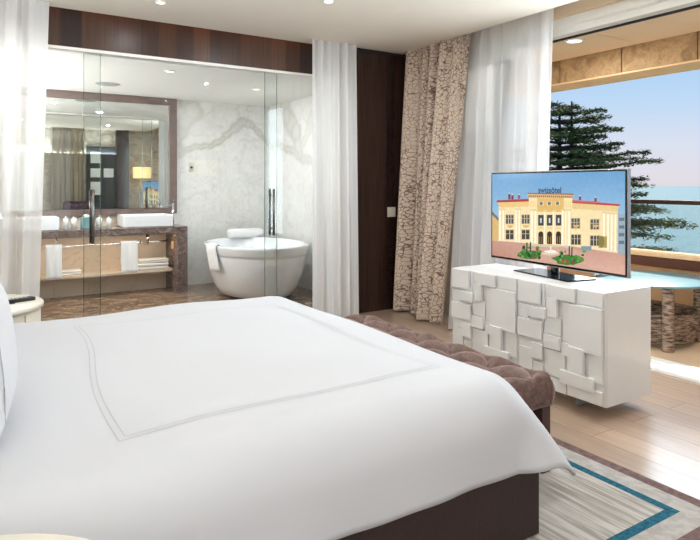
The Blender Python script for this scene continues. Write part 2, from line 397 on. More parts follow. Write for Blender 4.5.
# X (m), height, half width; traced in the plane of the wall
def vein_value(p, veins):
    best = 0
    p = (p[0] + .018 * math.sin(p[1] * 17 + p[0] * 5) + .008 * math.sin(p[1] * 53), p[1] + .020 * math.sin(p[0] * 13 + 1) + .010 * math.sin(p[0] * 41 + p[1] * 9))
    for line in veins:
        for (a, wa, ia), (b, wb, ib) in zip(line, line[1:]):
            d, t = seg_dist(p, a, b); w = wa + (wb - wa) * t; i = ia + (ib - ia) * t
            # stronger at the two rims of the vein, paler inside, as cut stone shows
            e = math.exp(-((d / w) ** 4)) * .55 + .75 * math.exp(-(((d - w) / (.012 + w * .22)) ** 2))
            best = max(best, i * e)
    return best
def marble_slab(name, a, b, z0, z1, veins, nx, nz, thick, normal):
    bm = bmesh.new(); lay = bm.verts.layers.float.new('vein')
    a = Vector(a); b = Vector(b); L = (b - a).length; nrm = Vector(normal)
    g = [[None] * (nz + 1) for _ in range(nx + 1)]
    for i in range(nx + 1):
        for j in range(nz + 1):
            p = a.lerp(b, i / nx); z = z0 + (z1 - z0) * j / nz
            v = bm.verts.new((p.x, p.y, z)); v[lay] = vein_value((i / nx * L, z), veins); g[i][j] = v
    for i in range(nx):
        for j in range(nz): bm.faces.new((g[i][j], g[i + 1][j], g[i + 1][j + 1], g[i][j + 1]))
    back = [bm.verts.new(Vector(q) - nrm * thick) for q in ((a.x, a.y, z0), (b.x, b.y, z0), (b.x, b.y, z1), (a.x, a.y, z1))]
    bm.faces.new(back)
    o = link(name, bm, M['marble_white'], normals=False); o['kind'] = 'structure'
    return o
# back wall from X=2.40 to 3.86 (first coordinate is the distance from X=2.40)
back_veins = [
    [((-.05, 1.78), .02, .3), ((.20, 1.90), .035, .7), ((.50, 1.99), .035, .8), ((.72, 2.06), .04, .8), ((.92, 2.28), .05, .8), ((1.04, 2.37), .055, .8), ((1.18, 2.28), .045, .8), ((1.34, 2.10), .035, .8), ((1.46, 2.04), .035, .7)],
    [((.02, 2.0), .04, .6), ((.16, 2.28), .10, .55), ((.26, 2.45), .13, .6), ((.2, 2.62), .12, .5)], [((.02, 2.0), .05, .5), ((.12, 1.88), .05, .5)],
    [((1.00, 2.10), .012, .35), ((1.16, 2.06), .012, .3), ((1.30, 2.08), .012, .3)],
    [((.45, 2.42), .006, .3), ((.62, 2.55), .006, .25)], [((.1, 1.15), .004, .35), ((.35, 1.3), .004, .3), ((.5, 1.22), .003, .25)],
    [((.75, .85), .004, .4), ((.95, .8), .006, .35), ((1.1, .9), .004, .3)]]
marble_slab('wall_bath_back', (2.40, BB, 0), (3.86, BB, 0), 0, 2.60, back_veins, 146, 200, .12, (0, -1, 0))
side_veins = [[((0, 2.04), .035, .7), ((.5, 1.96), .04, .8), ((.95, 1.80), .045, .7), ((1.5, 1.66), .04, .6)],
              [((.95, 1.85), .08, .7), ((.85, 2.15), .13, .7), ((.55, 2.42), .13, .7), ((.5, 2.6), .14, .6)], [((1.1, 2.0), .06, .5), ((1.5, 2.5), .08, .5)]]
marble_slab('wall_bath_right', (3.86, BB, 0), (3.86, 5.8, 0), 0, 2.60, side_veins, 120, 120, .12, (-1, 0, 0))
struct('wall_bath_behind_mirror', BX(-.7, 2.40, BB + .003, BB + .12, 0, 2.60), M['travertine'])

# ---- window side
fr = bmesh.new()
box(fr, 4.56, 4.66, -.7, 4.52, 2.77, 2.905, .004)       # head
box(fr, 4.50, 4.58, -.7, 4.52, 2.83, 2.906, .004)
box(fr, 4.40, 4.66, 4.45, 4.53, .02, 2.77, .004)
box(fr, 4.56, 4.62, 3.93, 4.00, .05, 2.77, .004)        # stile of the door stacked behind the sheer
box(fr, 4.56, 4.62, 4.0, 4.45, .05, .15, .004)
box(fr, 4.56, 4.62, 4.0, 4.45, 2.67, 2.77, .004)
wf = struct('window_1', fr, M['frame_white'])
g = part('window_glass', BX(4.585, 4.595, 4.0, 4.45, .15, 2.67), M['glass'], wf)
part('window_gasket', BX(4.655, 4.675, -.7, 3.92, 2.752, 2.77), M['gasket'], wf)
th = bmesh.new(); box(th, 4.36, 4.66, -.7, 4.52, -.06, .02, .004); box(th, 4.42, 4.44, -.7, 4.52, .018, .03); box(th, 4.54, 4.56, -.7, 4.52, .018, .03)
struct('window_2', th, M['frame_white'])

# ---- balcony
struct('floor_balcony', BX(4.60, 6.5, -1.6, 9.5, -.25, -.02), M['deck'])
sf = bmesh.new()
ys = [-1.6, 1.7, 3.70, 5.7, 7.7, 9.5]
for y0, y1 in zip(ys, ys[1:]): box(sf, 4.61, 5.985, y0 + .006, y1 - .006, 2.90, 3.0, .003)
box(sf, 4.61, 5.99, -1.6, 9.5, 2.915, 3.2)
struct('ceiling_balcony', sf, M['soffit'])
fa = bmesh.new(); ys = [-1.6, -.1, .7, 1.5, 2.31, 3.12, 3.93, 4.74, 5.55, 6.4, 7.2, 8.2, 9.5]
for y0, y1 in zip(ys, ys[1:]): box(fa, 6.0, 6.06, y0 + .006, y1 - .006, 2.635, 3.0, .003)
box(fa, 6.03, 6.42, -1.6, 9.5, 2.65, 3.3)
struct('wall_balcony_beam', fa, M['fascia'])
struct('trim_5', BX(6.005, 6.43, -1.6, 9.5, 2.612, 2.634, .003), M['lit_stone'])  # beam underside, its bounced light put into the pale stone colour
struct('wall_balcony_parapet', BX(6.02, 6.20, -1.6, 9.5, -.02, .56), M['parapet'])
rl = thing('balcony_rail', (6.1, 4, .56), 'reddish wooden balcony parapet cap with a thin handrail above, facing the sea', 'railing')
part('cap', BX(-.11, .13, -5.6, 5.5, .10, .145, .006), M['lit_stone'], rl, 'ledge top with sunlight put into its pale colour')  # sunlit top of the ledge, the sunlight painted as a pale colour
part('board', BX(-.105, .10, -5.6, 5.5, 0, .10, .004), M['teak'], rl)
part('handrail', BX(-.03, .04, -5.6, 5.5, .645, .69, .006), M['bronze'], rl)
for y in (-5.2, -2.9, 2.6, 5.2):
    part('post', BX(-.012, .012, y - .02, y + .02, .145, .645), M['bronze'], rl)
part('glass_panel', BX(-.004, .004, -5.15, 5.15, .15, .64), M['glass'], rl)

def disc_light(name, x, y, z, r, label, group, lit=True, mfr='frame_white'):
    t = thing(name, (x, y, z), label, 'ceiling light', group)
    bm = bmesh.new(); lathe(bm, [(r * .72, -.001), (r * .78, -.012), (r, -.010), (r * 1.02, 0)], seg=28); part('trim_ring', bm, M[mfr], t)
    bm = bmesh.new(); lathe(bm, [(0, -.006), (r * .72, -.006), (r * .74, -.001)], seg=28); part('lens', bm, M['downlight'], t)
    return t
for y, l in ((1.9, 'added round downlight under the balcony soffit at the near end, out of view'), (3.99, 'round white downlight under the balcony soffit right of the sheer curtain'), (6.1, 'added round downlight under the balcony soffit, hidden behind the window curtains')):  # first and last are added to light the sheer and balcony floor
    disc_light('soffit_light', 5.28, y, 2.899, .10, l, 'soffit lights')

# ---- sea, coast, cedar
bm = bmesh.new(); lathe(bm, [(0, -32), (40, -32), (200, -32), (1500, -32), (30000, -32)], 0, 0, 64)
struct('ground_sea', bm, M['sea'])
bm = bmesh.new()
hv = {}
for i in range(21):
    for j in range(31):
        x = 7 + i * 1.6; y = -8 + j * 1.6
        hv[i, j] = bm.verts.new((x, y, -9 - .12 * (i * 1.6) ** 1.25 + .4 * math.sin(i * 1.3 + j)))
for i in range(20):
    for j in range(30): bm.faces.new((hv[i, j], hv[i + 1, j], hv[i + 1, j + 1], hv[i, j + 1])).smooth = True
struct('ground_coast', bm, M['hill'])

def cedar():
    cx, cy = 18.5, 14.2
    t = thing('cedar_tree', (cx, cy, -11.2), 'dark green cedar with flat layered branches beyond the balcony', 'tree')
    zb = 11.2
    # view right direction, only used to give the two stems their real offset
    rt = Vector((.844, -.536, 0)); bk = Vector((.536, .844, 0))
    stems = [(Vector((0, 0, 0)) - rt * .35, 4.35), (rt * .28 + bk * .5, 4.55)]
    for s, top in stems:
        bm = bmesh.new(); tube(bm, [s + Vector((0, 0, 0)), s * 1.0 + Vector((0, 0, 7)), s + Vector((.03, .02, 11)), s + Vector((0, 0, zb + top))], [.34, .26, .15, .03], 10)
        part('trunk', bm, M['bark'], t)
    bb = bmesh.new(); fb = bmesh.new(); rr = random.Random(21)
    def tuft(p, s):
        d = Vector((rr.uniform(-1, 1), rr.uniform(-1, 1), rr.uniform(-.25, .55))).normalized()
        e = Vector((rr.uniform(-1, 1), rr.uniform(-1, 1), rr.uniform(-.4, .4))).normalized()
        a = p + d * s; b = p - d * s * .4 + e * s * .33; c = p - d * s * .4 - e * s * .33
        fb.faces.new((fb.verts.new(a), fb.verts.new(b), fb.verts.new(c)))
    for si, (s, top) in enumerate(stems):
        z = -4.5
        while z < top:
            f = (top - z) / (top + 3.0)
            nb = rr.randint(3, 5)
            for k in range(nb):
                ang = rr.uniform(0, 2 * PI)
                d = Vector((math.cos(ang), math.sin(ang), 0))
                L = (.6 + 3.2 * min(1, f * 1.35) ** .8) * rr.uniform(.6, 1.12)
                if d.dot(rt) > .5: L *= 1.08
                rise = rr.uniform(.05, .22)
                side = Vector((-d.y, d.x, 0)); pts = []
                for q in range(6):
                    u = q / 5
                    pts.append(s + Vector((0, 0, zb + z)) + d * L * u + Vector((0, 0, rise * L * u - .10 * L * u * u)) + side * .12 * math.sin(u * 4 + k))
                tube(bb, pts, [.06, .05, .04, .03, .02, .01], 5, False)
                for q in range(int(150 * L)):
                    u = rr.uniform(.16, 1) ** .8
                    i = min(4, int(u * 5)); p = pts[i].lerp(pts[i + 1], u * 5 - i)
                    wdt = L * .26 * (1 - abs(u - .6) * 1.1) + .06
                    p = p + side * rr.gauss(0, 1) * wdt * .55 + Vector((0, 0, rr.gauss(.02, .05) - .02)) + d * rr.uniform(-.08, .1)
                    tuft(p, rr.uniform(.06, .14))
            z += rr.uniform(.22, .36)
    # the long low limbs that reach out over the sea
    for hz, L in ((4.25, 1.7), (3.5, 2.6), (2.95, 2.2), (2.55, 3.1), (2.2, 3.5), (1.6, 3.0), (1.0, 3.4), (.5, 2.9), (0, 3.0), (-.5, 3.3)):
        d = (rt + bk * rr.uniform(-.25, .25)).normalized(); side = Vector((-d.y, d.x, 0))
        pts = [stems[0][0] + Vector((0, 0, zb + hz - .25)) + d * L * q / 5 + Vector((0, 0, .10 * L * (q / 5) + .03 * math.sin(q * 2))) for q in range(6)]
        tube(bb, pts, [.07, .06, .045, .03, .02, .01], 5, False)
        for q in range(int(170 * L)):
            u = rr.uniform(.2, 1) ** .8; i = min(4, int(u * 5)); p = pts[i].lerp(pts[i + 1], u * 5 - i)
            p = p + side * rr.gauss(0, 1) * L * .13 * (1.1 - u) + Vector((0, 0, rr.gauss(0, .045))) + d * rr.uniform(-.08, .08)
            tuft(p, rr.uniform(.06, .14))
    part('branches', bb, M['bark'], t)
    part('foliage', fb, M['needles'], t)
cedar()

# ------------------------------------------------------------------ cloth
def curtain(name, top, bot, zt, zb_, m, amp_t, amp_b, folds, label, cat='curtain', seed=1, nx=260, nz=46, pinch=None, group=None, width=None):
    """top, bot: plan polylines ends ((x,y),(x,y)); folds hang along them"""
    rr = random.Random(seed); bm = bmesh.new(); uvl = bm.loops.layers.uv.new('UVMap')
    ph = [rr.uniform(0, 6.28) for _ in range(6)]
    g = []; uvs = {}
    for j in range(nz + 1):
        h = j / nz; row = []            # 0 bottom, 1 top
        ts = h
        P0 = Vector(bot[0]).lerp(Vector(top[0]), ts); P1 = Vector(bot[1]).lerp(Vector(top[1]), ts)
        d = (P1 - P0); nrm = Vector((-d.y, d.x)).normalized()
        amp = amp_b + (amp_t - amp_b) * h
        arc = 0; prev = None
        for i in range(nx + 1):
            s = i / nx
            w = s + .018 * math.sin(6.28 * s * 2.3 + ph[0]) + .012 * math.sin(6.28 * s * 5.1 + ph[1] + h * 1.2) 
            a = math.sin(6.28 * folds * w + ph[2] + .35 * math.sin(h * 2 + s * 9))
            a = math.copysign(abs(a) ** .8, a)
            a2 = .45 * math.sin(6.28 * folds * 1.73 * w + ph[3] + h * .9)
            mod = .65 + .35 * math.sin(6.28 * s * 1.9 + ph[4] + h * .8)
            off = amp * mod * (a + a2 * (1 - .5 * h))
            # gathered heading
            if h > .95: off += (h - .95) / .05 * .006 * math.sin(6.28 * folds * 4 * s)
            sh = pinch(s, h) if pinch else 0
            p = P0 + d * (s + sh) + nrm * off
            z = zb_ + (zt - zb_) * h
            if prev is not None: arc += (p - prev).length
            prev = p
            v = bm.verts.new((p.x, p.y, z)); row.append(v); uvs[v] = (s * (width or d.length * 2.0), z)
        g.append(row)
    for j in range(nz):
        for i in range(nx):
            f = bm.faces.new((g[j][i], g[j][i + 1], g[j + 1][i + 1], g[j + 1][i])); f.smooth = True
            for l in f.loops: l[uvl].uv = uvs[l.vert]
    o = link(name, bm, m, normals=False)
    return tag(o, label, cat, group)
curtain('sheer_curtain', ((-.46, 5.48), (.55, 5.46)), ((-.46, 5.48), (.46, 5.42)), H - .002, .01, M['sheer_bath'], .035, .055, 6,
        'white sheer curtain hanging left of the bathroom glass, behind the round nightstand', seed=3)
curtain('sheer_curtain', ((2.96, 5.40), (3.49, 5.38)), ((2.95, 5.38), (3.49, 5.34)), H - .002, .01, M['sheer_bath'], .042, .05, 5.2,
        'white sheer curtain gathered between the bathtub glass and the dark veneer pier', seed=5)
curtain('patterned_drape', ((4.21, 5.42), (4.225, 4.40)), ((4.11, 5.38), (3.94, 4.50)), H + .10, .025, M['crackle'], .085, .11, 5.5,
        'beige drape with brown crackle pattern in the window corner', seed=8, width=1.9)
curtain('sheer_curtain', ((4.36, 4.64), (4.29, 3.44)), ((3.93, 4.40), (4.10, 3.38)), H + .10, .01, M['sheer'], .04, .055, 7.3,
        'white sheer curtain at the window behind the television', seed=11)

# ------------------------------------------------------------------ glass partition
def glass_panel(name, x0, x1, y, label, handle=None, clamps=()):
    t = thing(name, ((x0 + x1) / 2, y, 0), label, 'glass panel')
    w = (x1 - x0) / 2
    part('pane', BX(-w, w, -.005, .005, .012, 2.572), M['glass'], t)
    for s in (-1, 1):
        part('polished_edge', BX(s * w - .003, s * w + .003, -.0055, .0055, .012, 2.572), M['glass_edge'], t)
    if handle:
        for sgn, nm in ((-1, 'pull_handle'), (1, 'pull_handle')):
            bm = bmesh.new(); hx = handle - (x0 + x1) / 2
            tube(bm, [(hx, sgn * .05, .885), (hx, sgn * .05, 1.365)], .013, 14)
            for z in (.955, 1.295): tube(bm, [(hx, sgn * .005, z), (hx, sgn * .05, z)], .008, 10)
            part(nm, bm, M['steel'], t)
    return t
glass_panel('glass_door', -.2, .985, 5.715, 'glass sliding door with a steel pull in front of the vanity', .915)
glass_panel('glass_panel', .853, 2.735, 5.755, 'wide fixed glass pane between vanity and bathtub')
gp = glass_panel('glass_door', 2.58, 3.52, 5.715, 'glass door with a steel pull in front of the bathtub', 2.66)

# ------------------------------------------------------------------ vanity
v = thing('vanity', (1.36, 8.05, 0), 'dark marble vanity with open beige shelf below the bathroom mirror', 'vanity')
vx, vy = 1.36, 8.05
part('countertop', BX(-1.5, 1.045, 7.75 - vy, 8.335 - vy, .78, .868, .004), M['marble_dark'], v)
part('side_panel', BX(.915, 1.045, 7.75 - vy, 8.335 - vy, 0, .779, .004), M['marble_dark'], v)
part('back_panel', BX(-1.5, .914, 8.30 - vy, 8.335 - vy, 0, .779), M['travertine'], v)
part('shelf', BX(-1.5, .914, 7.98 - vy, 8.299 - vy, .265, .30, .003), M['travertine'], v)
bm = bmesh.new(); tube(bm, [(-1.45, 7.80 - vy, .675), (.47, 7.80 - vy, .675)], .008, 10)
for x in (-1.4, -.5, .46): tube(bm, [(x, 7.80 - vy, .675), (x, 7.80 - vy, .778)], .007, 8)
part('towel_rail', bm, M['chrome'], v)
bm = bmesh.new(); tube(bm, [(.60, -.02, .78), (.60, -.02, .62)], .020, 14); tube(bm, [(.60, -.02, .66), (.80, .0, .66), (.90, .12, .66)], .012, 12)
part('drain_trap', bm, M['chrome'], v)
part('socket', BX(.904, .9145, -.12, -.04, .56, .66, .003), M['socket'], v)

def towel_hang(x, y, zt, zb_, w, label, group=None, name='hand_towel', lean=.02, both=True):
    bm = bmesh.new(); n = 16; prof = []
    # over a rail: back flap, over the top, front flap
    for k in range(7): prof.append((.022, zb_ + .10 + (zt - zb_ - .10) * k / 6))
    for k in range(1, 6): a = PI * k / 6; prof.append((.022 * math.cos(a), zt + .022 * math.sin(a)))
    for k in range(10): prof.append((-.022 - lean * k / 9, zt - (zt - zb_) * k / 9))
    rows = []
    for i in range(n + 1):
        s = i / n - .5
        rows.append([bm.verts.new((x + s * w * (1 + .04 * math.sin(z * 9)), y + py + .004 * math.sin(s * 14 + z * 5), z)) for py, z in prof])
    for i in range(n):
        for j in range(len(prof) - 1): bm.faces.new((rows[i][j], rows[i + 1][j], rows[i + 1][j + 1], rows[i][j + 1])).smooth = True
    o = link(name, bm, M['towel']); md = o.modifiers.new('thickness', 'SOLIDIFY'); md.thickness = .012; md.offset = 0
    return tag(o, label, 'towel', group)
towel_hang(.83, 7.80, .679, .30, .17, 'white towel on the vanity rail beside the left curtain', 'hanging towels')
towel_hang(1.68, 7.80, .679, .315, .20, 'white hand towel hanging from the middle of the vanity', 'hanging towels')

def folded_towel(x, y, z, w, d, h, label, group):
    bm = bmesh.new(); nl = 2
    for k in range(nl): box(bm, x - w / 2, x + w / 2, y - d / 2, y + d / 2, z + k * h / nl, z + (k + 1) * h / nl - .003, h / nl * .42, 3)
    return tag(link('folded_towel', bm, M['towel']), label, 'towel', group)
folded_towel(2.03, 8.09, .301, .40, .20, .085, 'lower folded white towel at the right end of the vanity shelf', 'folded towels on the vanity shelf')
folded_towel(2.04, 8.09, .388, .38, .19, .05, 'thin top folded white towel in the stack on the vanity shelf', 'folded towels on the vanity shelf')
folded_towel(1.02, 8.12, .301, .30, .20, .06, 'single folded white towel at the left of the vanity shelf', 'folded towels on the vanity shelf')

def vessel_sink(x0, x1, label):
    t = thing('vessel_sink', ((x0 + x1) / 2, 8.06, .868), label, 'sink', 'countertop sinks')
    w = (x1 - x0) / 2; d = .20; h = .155
    bm = bmesh.new(); box(bm, -w, w, -d, d, 0, h, .012, 3)
    # hollow the top
    bm.faces.ensure_lookup_table(); top = max(bm.faces, key=lambda f: (round(f.calc_center_median().z, 4), f.calc_area()))
    r = bmesh.ops.inset_region(bm, faces=[top], thickness=.022); bmesh.ops.translate(bm, verts=top.verts, vec=(0, 0, -.11))
    part('basin', bm, M['ceramic'], t)
    bm = bmesh.new(); lathe(bm, [(0, h - .107), (.022, h - .107), (.024, h - .112)], 0, 0, 20); part('drain', bm, M['chrome'], t)
vessel_sink(1.63, 2.25, 'white rectangular basin on the vanity, right end')
vessel_sink(.20, .90, 'pale rectangular basin on the vanity, half behind the left curtain')

def faucet(x, label):
    t = thing('faucet', (x, 8.0, .868), label, 'faucet', 'tall basin faucets')
    bm = bmesh.new(); tube(bm, [(0, 0, 0), (0, 0, .30)], .016, 14); lathe(bm, [(0, .008), (.026, .008), (.028, 0)], 0, 0, 18); part('body', bm, M['chrome'], t)
    bm = bmesh.new(); tube(bm, [(0, 0, .27), (-.15, .03, .26), (-.16, .03, .235)], .011, 10); part('spout', bm, M['chrome'], t)
    bm = bmesh.new(); tube(bm, [(0, 0, .30), (0, -.02, .325), (0, -.07, .335)], .006, 8); part('lever', bm, M['chrome'], t)
faucet(2.285, 'chrome tap to the right of the white basin')

def bottle(x, y, r, h, label, m='paper_white', name='toiletry_bottle'):
    t = thing(name, (x, y, .868), label, 'bottle', 'toiletries between the two basins')
    bm = bmesh.new(); lathe(bm, [(0, 0), (r, 0), (r, h * .78), (r * .8, h * .84), (r * .35, h * .87), (r * .35, h * .89)], seg=20); part('body', bm, M[m], t)
    bm = bmesh.new(); lathe(bm, [(r * .42, h * .88), (r * .42, h), (0, h)], seg=16); part('cap', bm, M['chrome'], t)
bottle(.99, 8.04, .028, .155, 'slim white bottle next to the left basin')
bottle(1.085, 8.06, .034, .15, 'second white bottle from the left basin')
bottle(1.375, 8.06, .034, .15, 'white bottle left of the right basin')
bottle(1.49, 8.05, .028, .14, 'white bottle touching distance from the right basin')
bt = thing('tissue_box', (1.225, 8.06, .868), 'pale square tissue box in the middle of the counter', 'tissue box')
part('carton', BX(-.06, .06, -.06, .06, 0, .135, .004), M['frosted'], bt)
bm = bmesh.new(); lathe(bm, [(.02, .135), (.03, .16), (.012, .175), (0, .17)], seg=9, ax=1.4); part('tissue', bm, M['paper_white'], bt)

# mirror
mt = thing('wall_mirror', (1.385, 8.34, 1.013), 'large bathroom mirror framed in mauve marble over the vanity', 'mirror')
part('mirror_glass', BX(-1.9, .94, -.012, -.006, .08, 1.50), M['mirror'], mt)
fb = bmesh.new(); box(fb, -1.9, 1.04, -.045, 0, 0, .072, .003); box(fb, -1.9, 1.04, -.045, 0, 1.49, 1.585, .003); box(fb, .935, 1.04, -.0455, 0, .0725, 1.4895, .003)
part('mirror_frame', fb, M['marble_frame'], mt)

# round control on the marble wall
ct = thing('wall_control', (2.64, 8.348, 1.655), 'small oval white control on the marble wall', 'control')
bm = bmesh.new(); box(bm, -.032, .032, -.014, 0, -.065, .065, .012, 3); part('plate', bm, M['switch'], ct)
bm = bmesh.new(); tube(bm, [(0, -.013, 0), (0, -.022, 0)], .018, 18); part('dial', bm, M['black_matte'], ct)

# ------------------------------------------------------------------ bathtub
tx, ty = 3.12, 7.20
tub = thing('bathtub', (tx, ty, 0), 'white oval freestanding bathtub behind the glass', 'bathtub')
bm = bmesh.new()
A, B_ = .62, .88
prof = [(0, .03), (.66, .03), (.72, .045), (.80, .14), (.88, .28), (.93, .42), (.955, .52), (.958, .548), (.967, .552), (.975, .56), (.99, .63), (1.0, .655), (.99, .665), (.95, .665), (.925, .655), (.88, .55), (.80, .30), (.70, .18), (.5, .15), (0, .145)]
rings = []; seg = 72
lathe(bm, [(r * 1.0, z) for r, z in prof], 0, 0, seg, A, B_)
part('shell', bm, M['ceramic'], tub)
bm = bmesh.new(); lathe(bm, [(0, .0), (.60, .0), (.60, .032), (0, .032)], 0, 0, 48, A, B_); part('plinth', bm, M['black_matte'], tub)
# towel over the rim
def drape_rim(ang, wid, drop, label):
    bm = bmesh.new(); n = 12; rows = []
    prof = [(.90, .60), (.925, .668), (.955, .676), (.985, .676), (1.012, .668)] + [(1.02 - .035 * k / 8 * (drop / .3), .655 - drop * k / 8) for k in range(1, 9)]
    for i in range(n + 1):
        s = i / n - .5; a = ang + s * wid
        row = []
        for q, (r, z) in enumerate(prof):
            a2 = a + (.10 if q > 5 else 0) * (q - 5) / 8 
            row.append(bm.verts.new((tx + A * r * math.cos(a2) * 1.005, ty + B_ * r * math.sin(a2) * 1.005, z)))
        rows.append(row)
    for i in range(n):
        for j in range(len(prof) - 1): bm.faces.new((rows[i][j], rows[i + 1][j], rows[i + 1][j + 1], rows[i][j + 1])).smooth = True
    o = link('bath_towel', bm, M['towel']); md = o.modifiers.new('thickness', 'SOLIDIFY'); md.thickness = .014; md.offset = 1
    return tag(o, label, 'towel')
drape_rim(PI + .12, .28, .29, 'white towel draped over the left rim of the bathtub')
bm = bmesh.new(); box(bm, -.26, .26, -.08, .08, 0, .12, .045, 4)
o = link('bath_pillow', bm, M['towel']); o.location = (3.30, 7.97, .667); o.rotation_euler = (0, 0, -.02)
tag(o, 'rolled white towel lying on the far rim of the bathtub', 'towel')

# bathroom ceiling fittings
cs = thing('ceiling_speaker', (1.38, 7.51, 2.60), 'flat grey round speaker in the bathroom ceiling', 'speaker')
bm = bmesh.new(); lathe(bm, [(0, -.006), (.125, -.006), (.14, 0)], seg=32); part('grille', bm, mat('speaker_grille', rgb(165, 165, 165), .7), cs)
disc_light('bathroom_downlight', 1.77, 6.31, 2.599, .055, 'small bathroom ceiling downlight above the partition, left of the tub', 'bathroom downlights')
disc_light('bathroom_downlight', 3.0, 6.9, 2.599, .055, 'small bathroom ceiling downlight above the tub', 'bathroom downlights')

# switch on the veneer pier
sw = thing('light_switch', (4.03, 5.479, 1.10), 'square ivory light switch on the dark veneer pier', 'switch')
part('plate', BX(-.055, .055, -.010, 0, -.055, .055, .003), M['switch'], sw)
part('rocker', BX(-.036, .036, -.015, -.0095, -.04, .04, .003), M['switch'], sw)

# main ceiling downlights; those out of view are added to brighten the room
dl = [(1.32, 4.98), (2.47, 4.22), (1.0, 3.2), (2.9, 3.0), (1.0, 1.2), (2.9, .9)]
lab = ['bedroom ceiling downlight nearest the bathroom glass', 'bedroom ceiling downlight above the foot of the bed', 'added bedroom ceiling downlight above the headboard end',
       'added bedroom ceiling downlight above the bench', 'added bedroom ceiling downlight above the near bedside', 'added bedroom ceiling downlight above the rug corner']
for (x, y), l in zip(dl, lab): disc_light('ceiling_downlight', x, y, H - .0005, .045, l, 'bedroom downlights')

# ------------------------------------------------------------------ bed
bx0, bx1, by0, by1 = -.32, 1.915, 1.61, 3.86
bed = thing('bed', (.8, 2.73, 0), 'wide bed with dark leather base', 'bed')
ox, oy = .8, 2.73
part('base', BX(bx0 - ox, bx1 - ox, by0 - oy, by1 - oy, .015, .34, .004), M['bed_leather'], bed)
part('mattress', BX(bx0 - ox, bx1 - .13 - ox, by0 + .16 - oy, by1 - .13 - oy, .341, .575, .09, 4), M['pillow'], bed)
part('headboard', BX(-.46 - ox, -.33 - ox, 1.62 - oy, 3.86 - oy, .013, 1.25, .03, 3), M['bed_leather'], bed)
# duvet: a cloth laid on the mattress, bending over three edges
DX0, DX1, DY0, DY1, DH = -.2, 1.765, 1.785, 3.77, .638
DR = .19; DL = .45
def duvet_pos(p, q):
    cx = min(max(p, DX0), DX1); cy = min(max(q, DY0), DY1)
    dx, dy = max(0, p - DX1), q - cy
    k = 5.0; s = (abs(dx) ** k + abs(dy) ** k) ** (1 / k)
    puff = .012 * math.sin(p * 3.1 + 1) * math.sin(q * 2.7) + .006 * math.sin(p * 7 + q * 5)
    if s < 1e-9: 
        return Vector((p, q, DH + puff + .0))
    e = math.hypot(dx, dy); n = Vector((dx / e, dy / e, 0)) if e > 0 else Vector((0, 0, 0))
    qa = DR * PI / 2
    if s < qa: a = s / DR; rad = DR * math.sin(a); drop = DR * (1 - math.cos(a)); fold = 0
    else:
        ex = s - qa; w = ex / (DL)
        corner = min(abs(dx), abs(dy)) / DL
        rad = DR + ex * (.06 + .62 * corner); drop = DR + ex * (1 - .02)
        along = p if abs(dy) > abs(dx) else q
        rad += .012 * w * math.sin(along * 11) + .008 * w * math.sin(along * 23 + 1)
    # near the corner the cloth is pulled out into a tent that ends in a tip
    c = min(abs(dx), abs(dy)) / max(abs(dx), abs(dy), 1e-6); c = c * c * (3 - 2 * c)
    u = min(1.05, s / .50)
    rad = rad * (1 - c) + .36 * u ** .85 * c; drop = drop * (1 - c) + .365 * u ** 1.35 * c
    return Vector((cx, cy, DH + puff * (1 - min(1, s / .2)) - drop)) + n * rad
bm = bmesh.new(); NX, NY = 120, 130; grid = []
for i in range(NX + 1):
    p = DX0 + (DX1 + DL - DX0) * i / NX
    row = []
    for j in range(NY + 1):
        q = DY0 - DL + (DY1 - DY0 + 2 * DL) * j / NY
        row.append(bm.verts.new(duvet_pos(p, q)))
    grid.append(row)
for i in range(NX):
    for j in range(NY): bm.faces.new((grid[i][j], grid[i + 1][j], grid[i + 1][j + 1], grid[i][j + 1])).smooth = True
dv = link('duvet', bm, M['linen']); md = dv.modifiers.new('thickness', 'SOLIDIFY'); md.thickness = .014; md.offset = -1
tag(dv, 'smooth white duvet with a grey double stitched rectangle, spread over the bed', 'duvet')
def stitch(inset):
    bm = bmesh.new(); w = .0013
    x0, x1, y0, y1 = .44 + inset, 1.65 - inset, 1.90 + inset, 3.52 - inset
    def run(a, b, wob):
        n = 60; prev = None; a = Vector(a); b = Vector(b); d = (b - a).normalized(); s = Vector((-d.y, d.x))
        for k in range(n + 1):
            c = a.lerp(b, k / n) + s * (wob * math.sin(PI * k / n * 2))
            pr = []
            for sg in (-1, 1):
                e = c + s * sg * w; z = duvet_pos(e.x, e.y); pr.append(bm.verts.new(z + Vector((0, 0, .0012))))
            if prev: bm.faces.new((prev[0], prev[1], pr[1], pr[0]))
            prev = pr
    run((x0 - .06, y0), (x0 + .03, y1), .024); run((x0 + .03, y1), (x1, y1), .004); run((x1, y1), (x1, y0), .008); run((x1, y0), (x0 - .06, y0), .004)
    o = link('stitched_line', bm, M['grey_thread'], dv); o['label'] = 'thin grey stitched line'
stitch(0); stitch(.022)

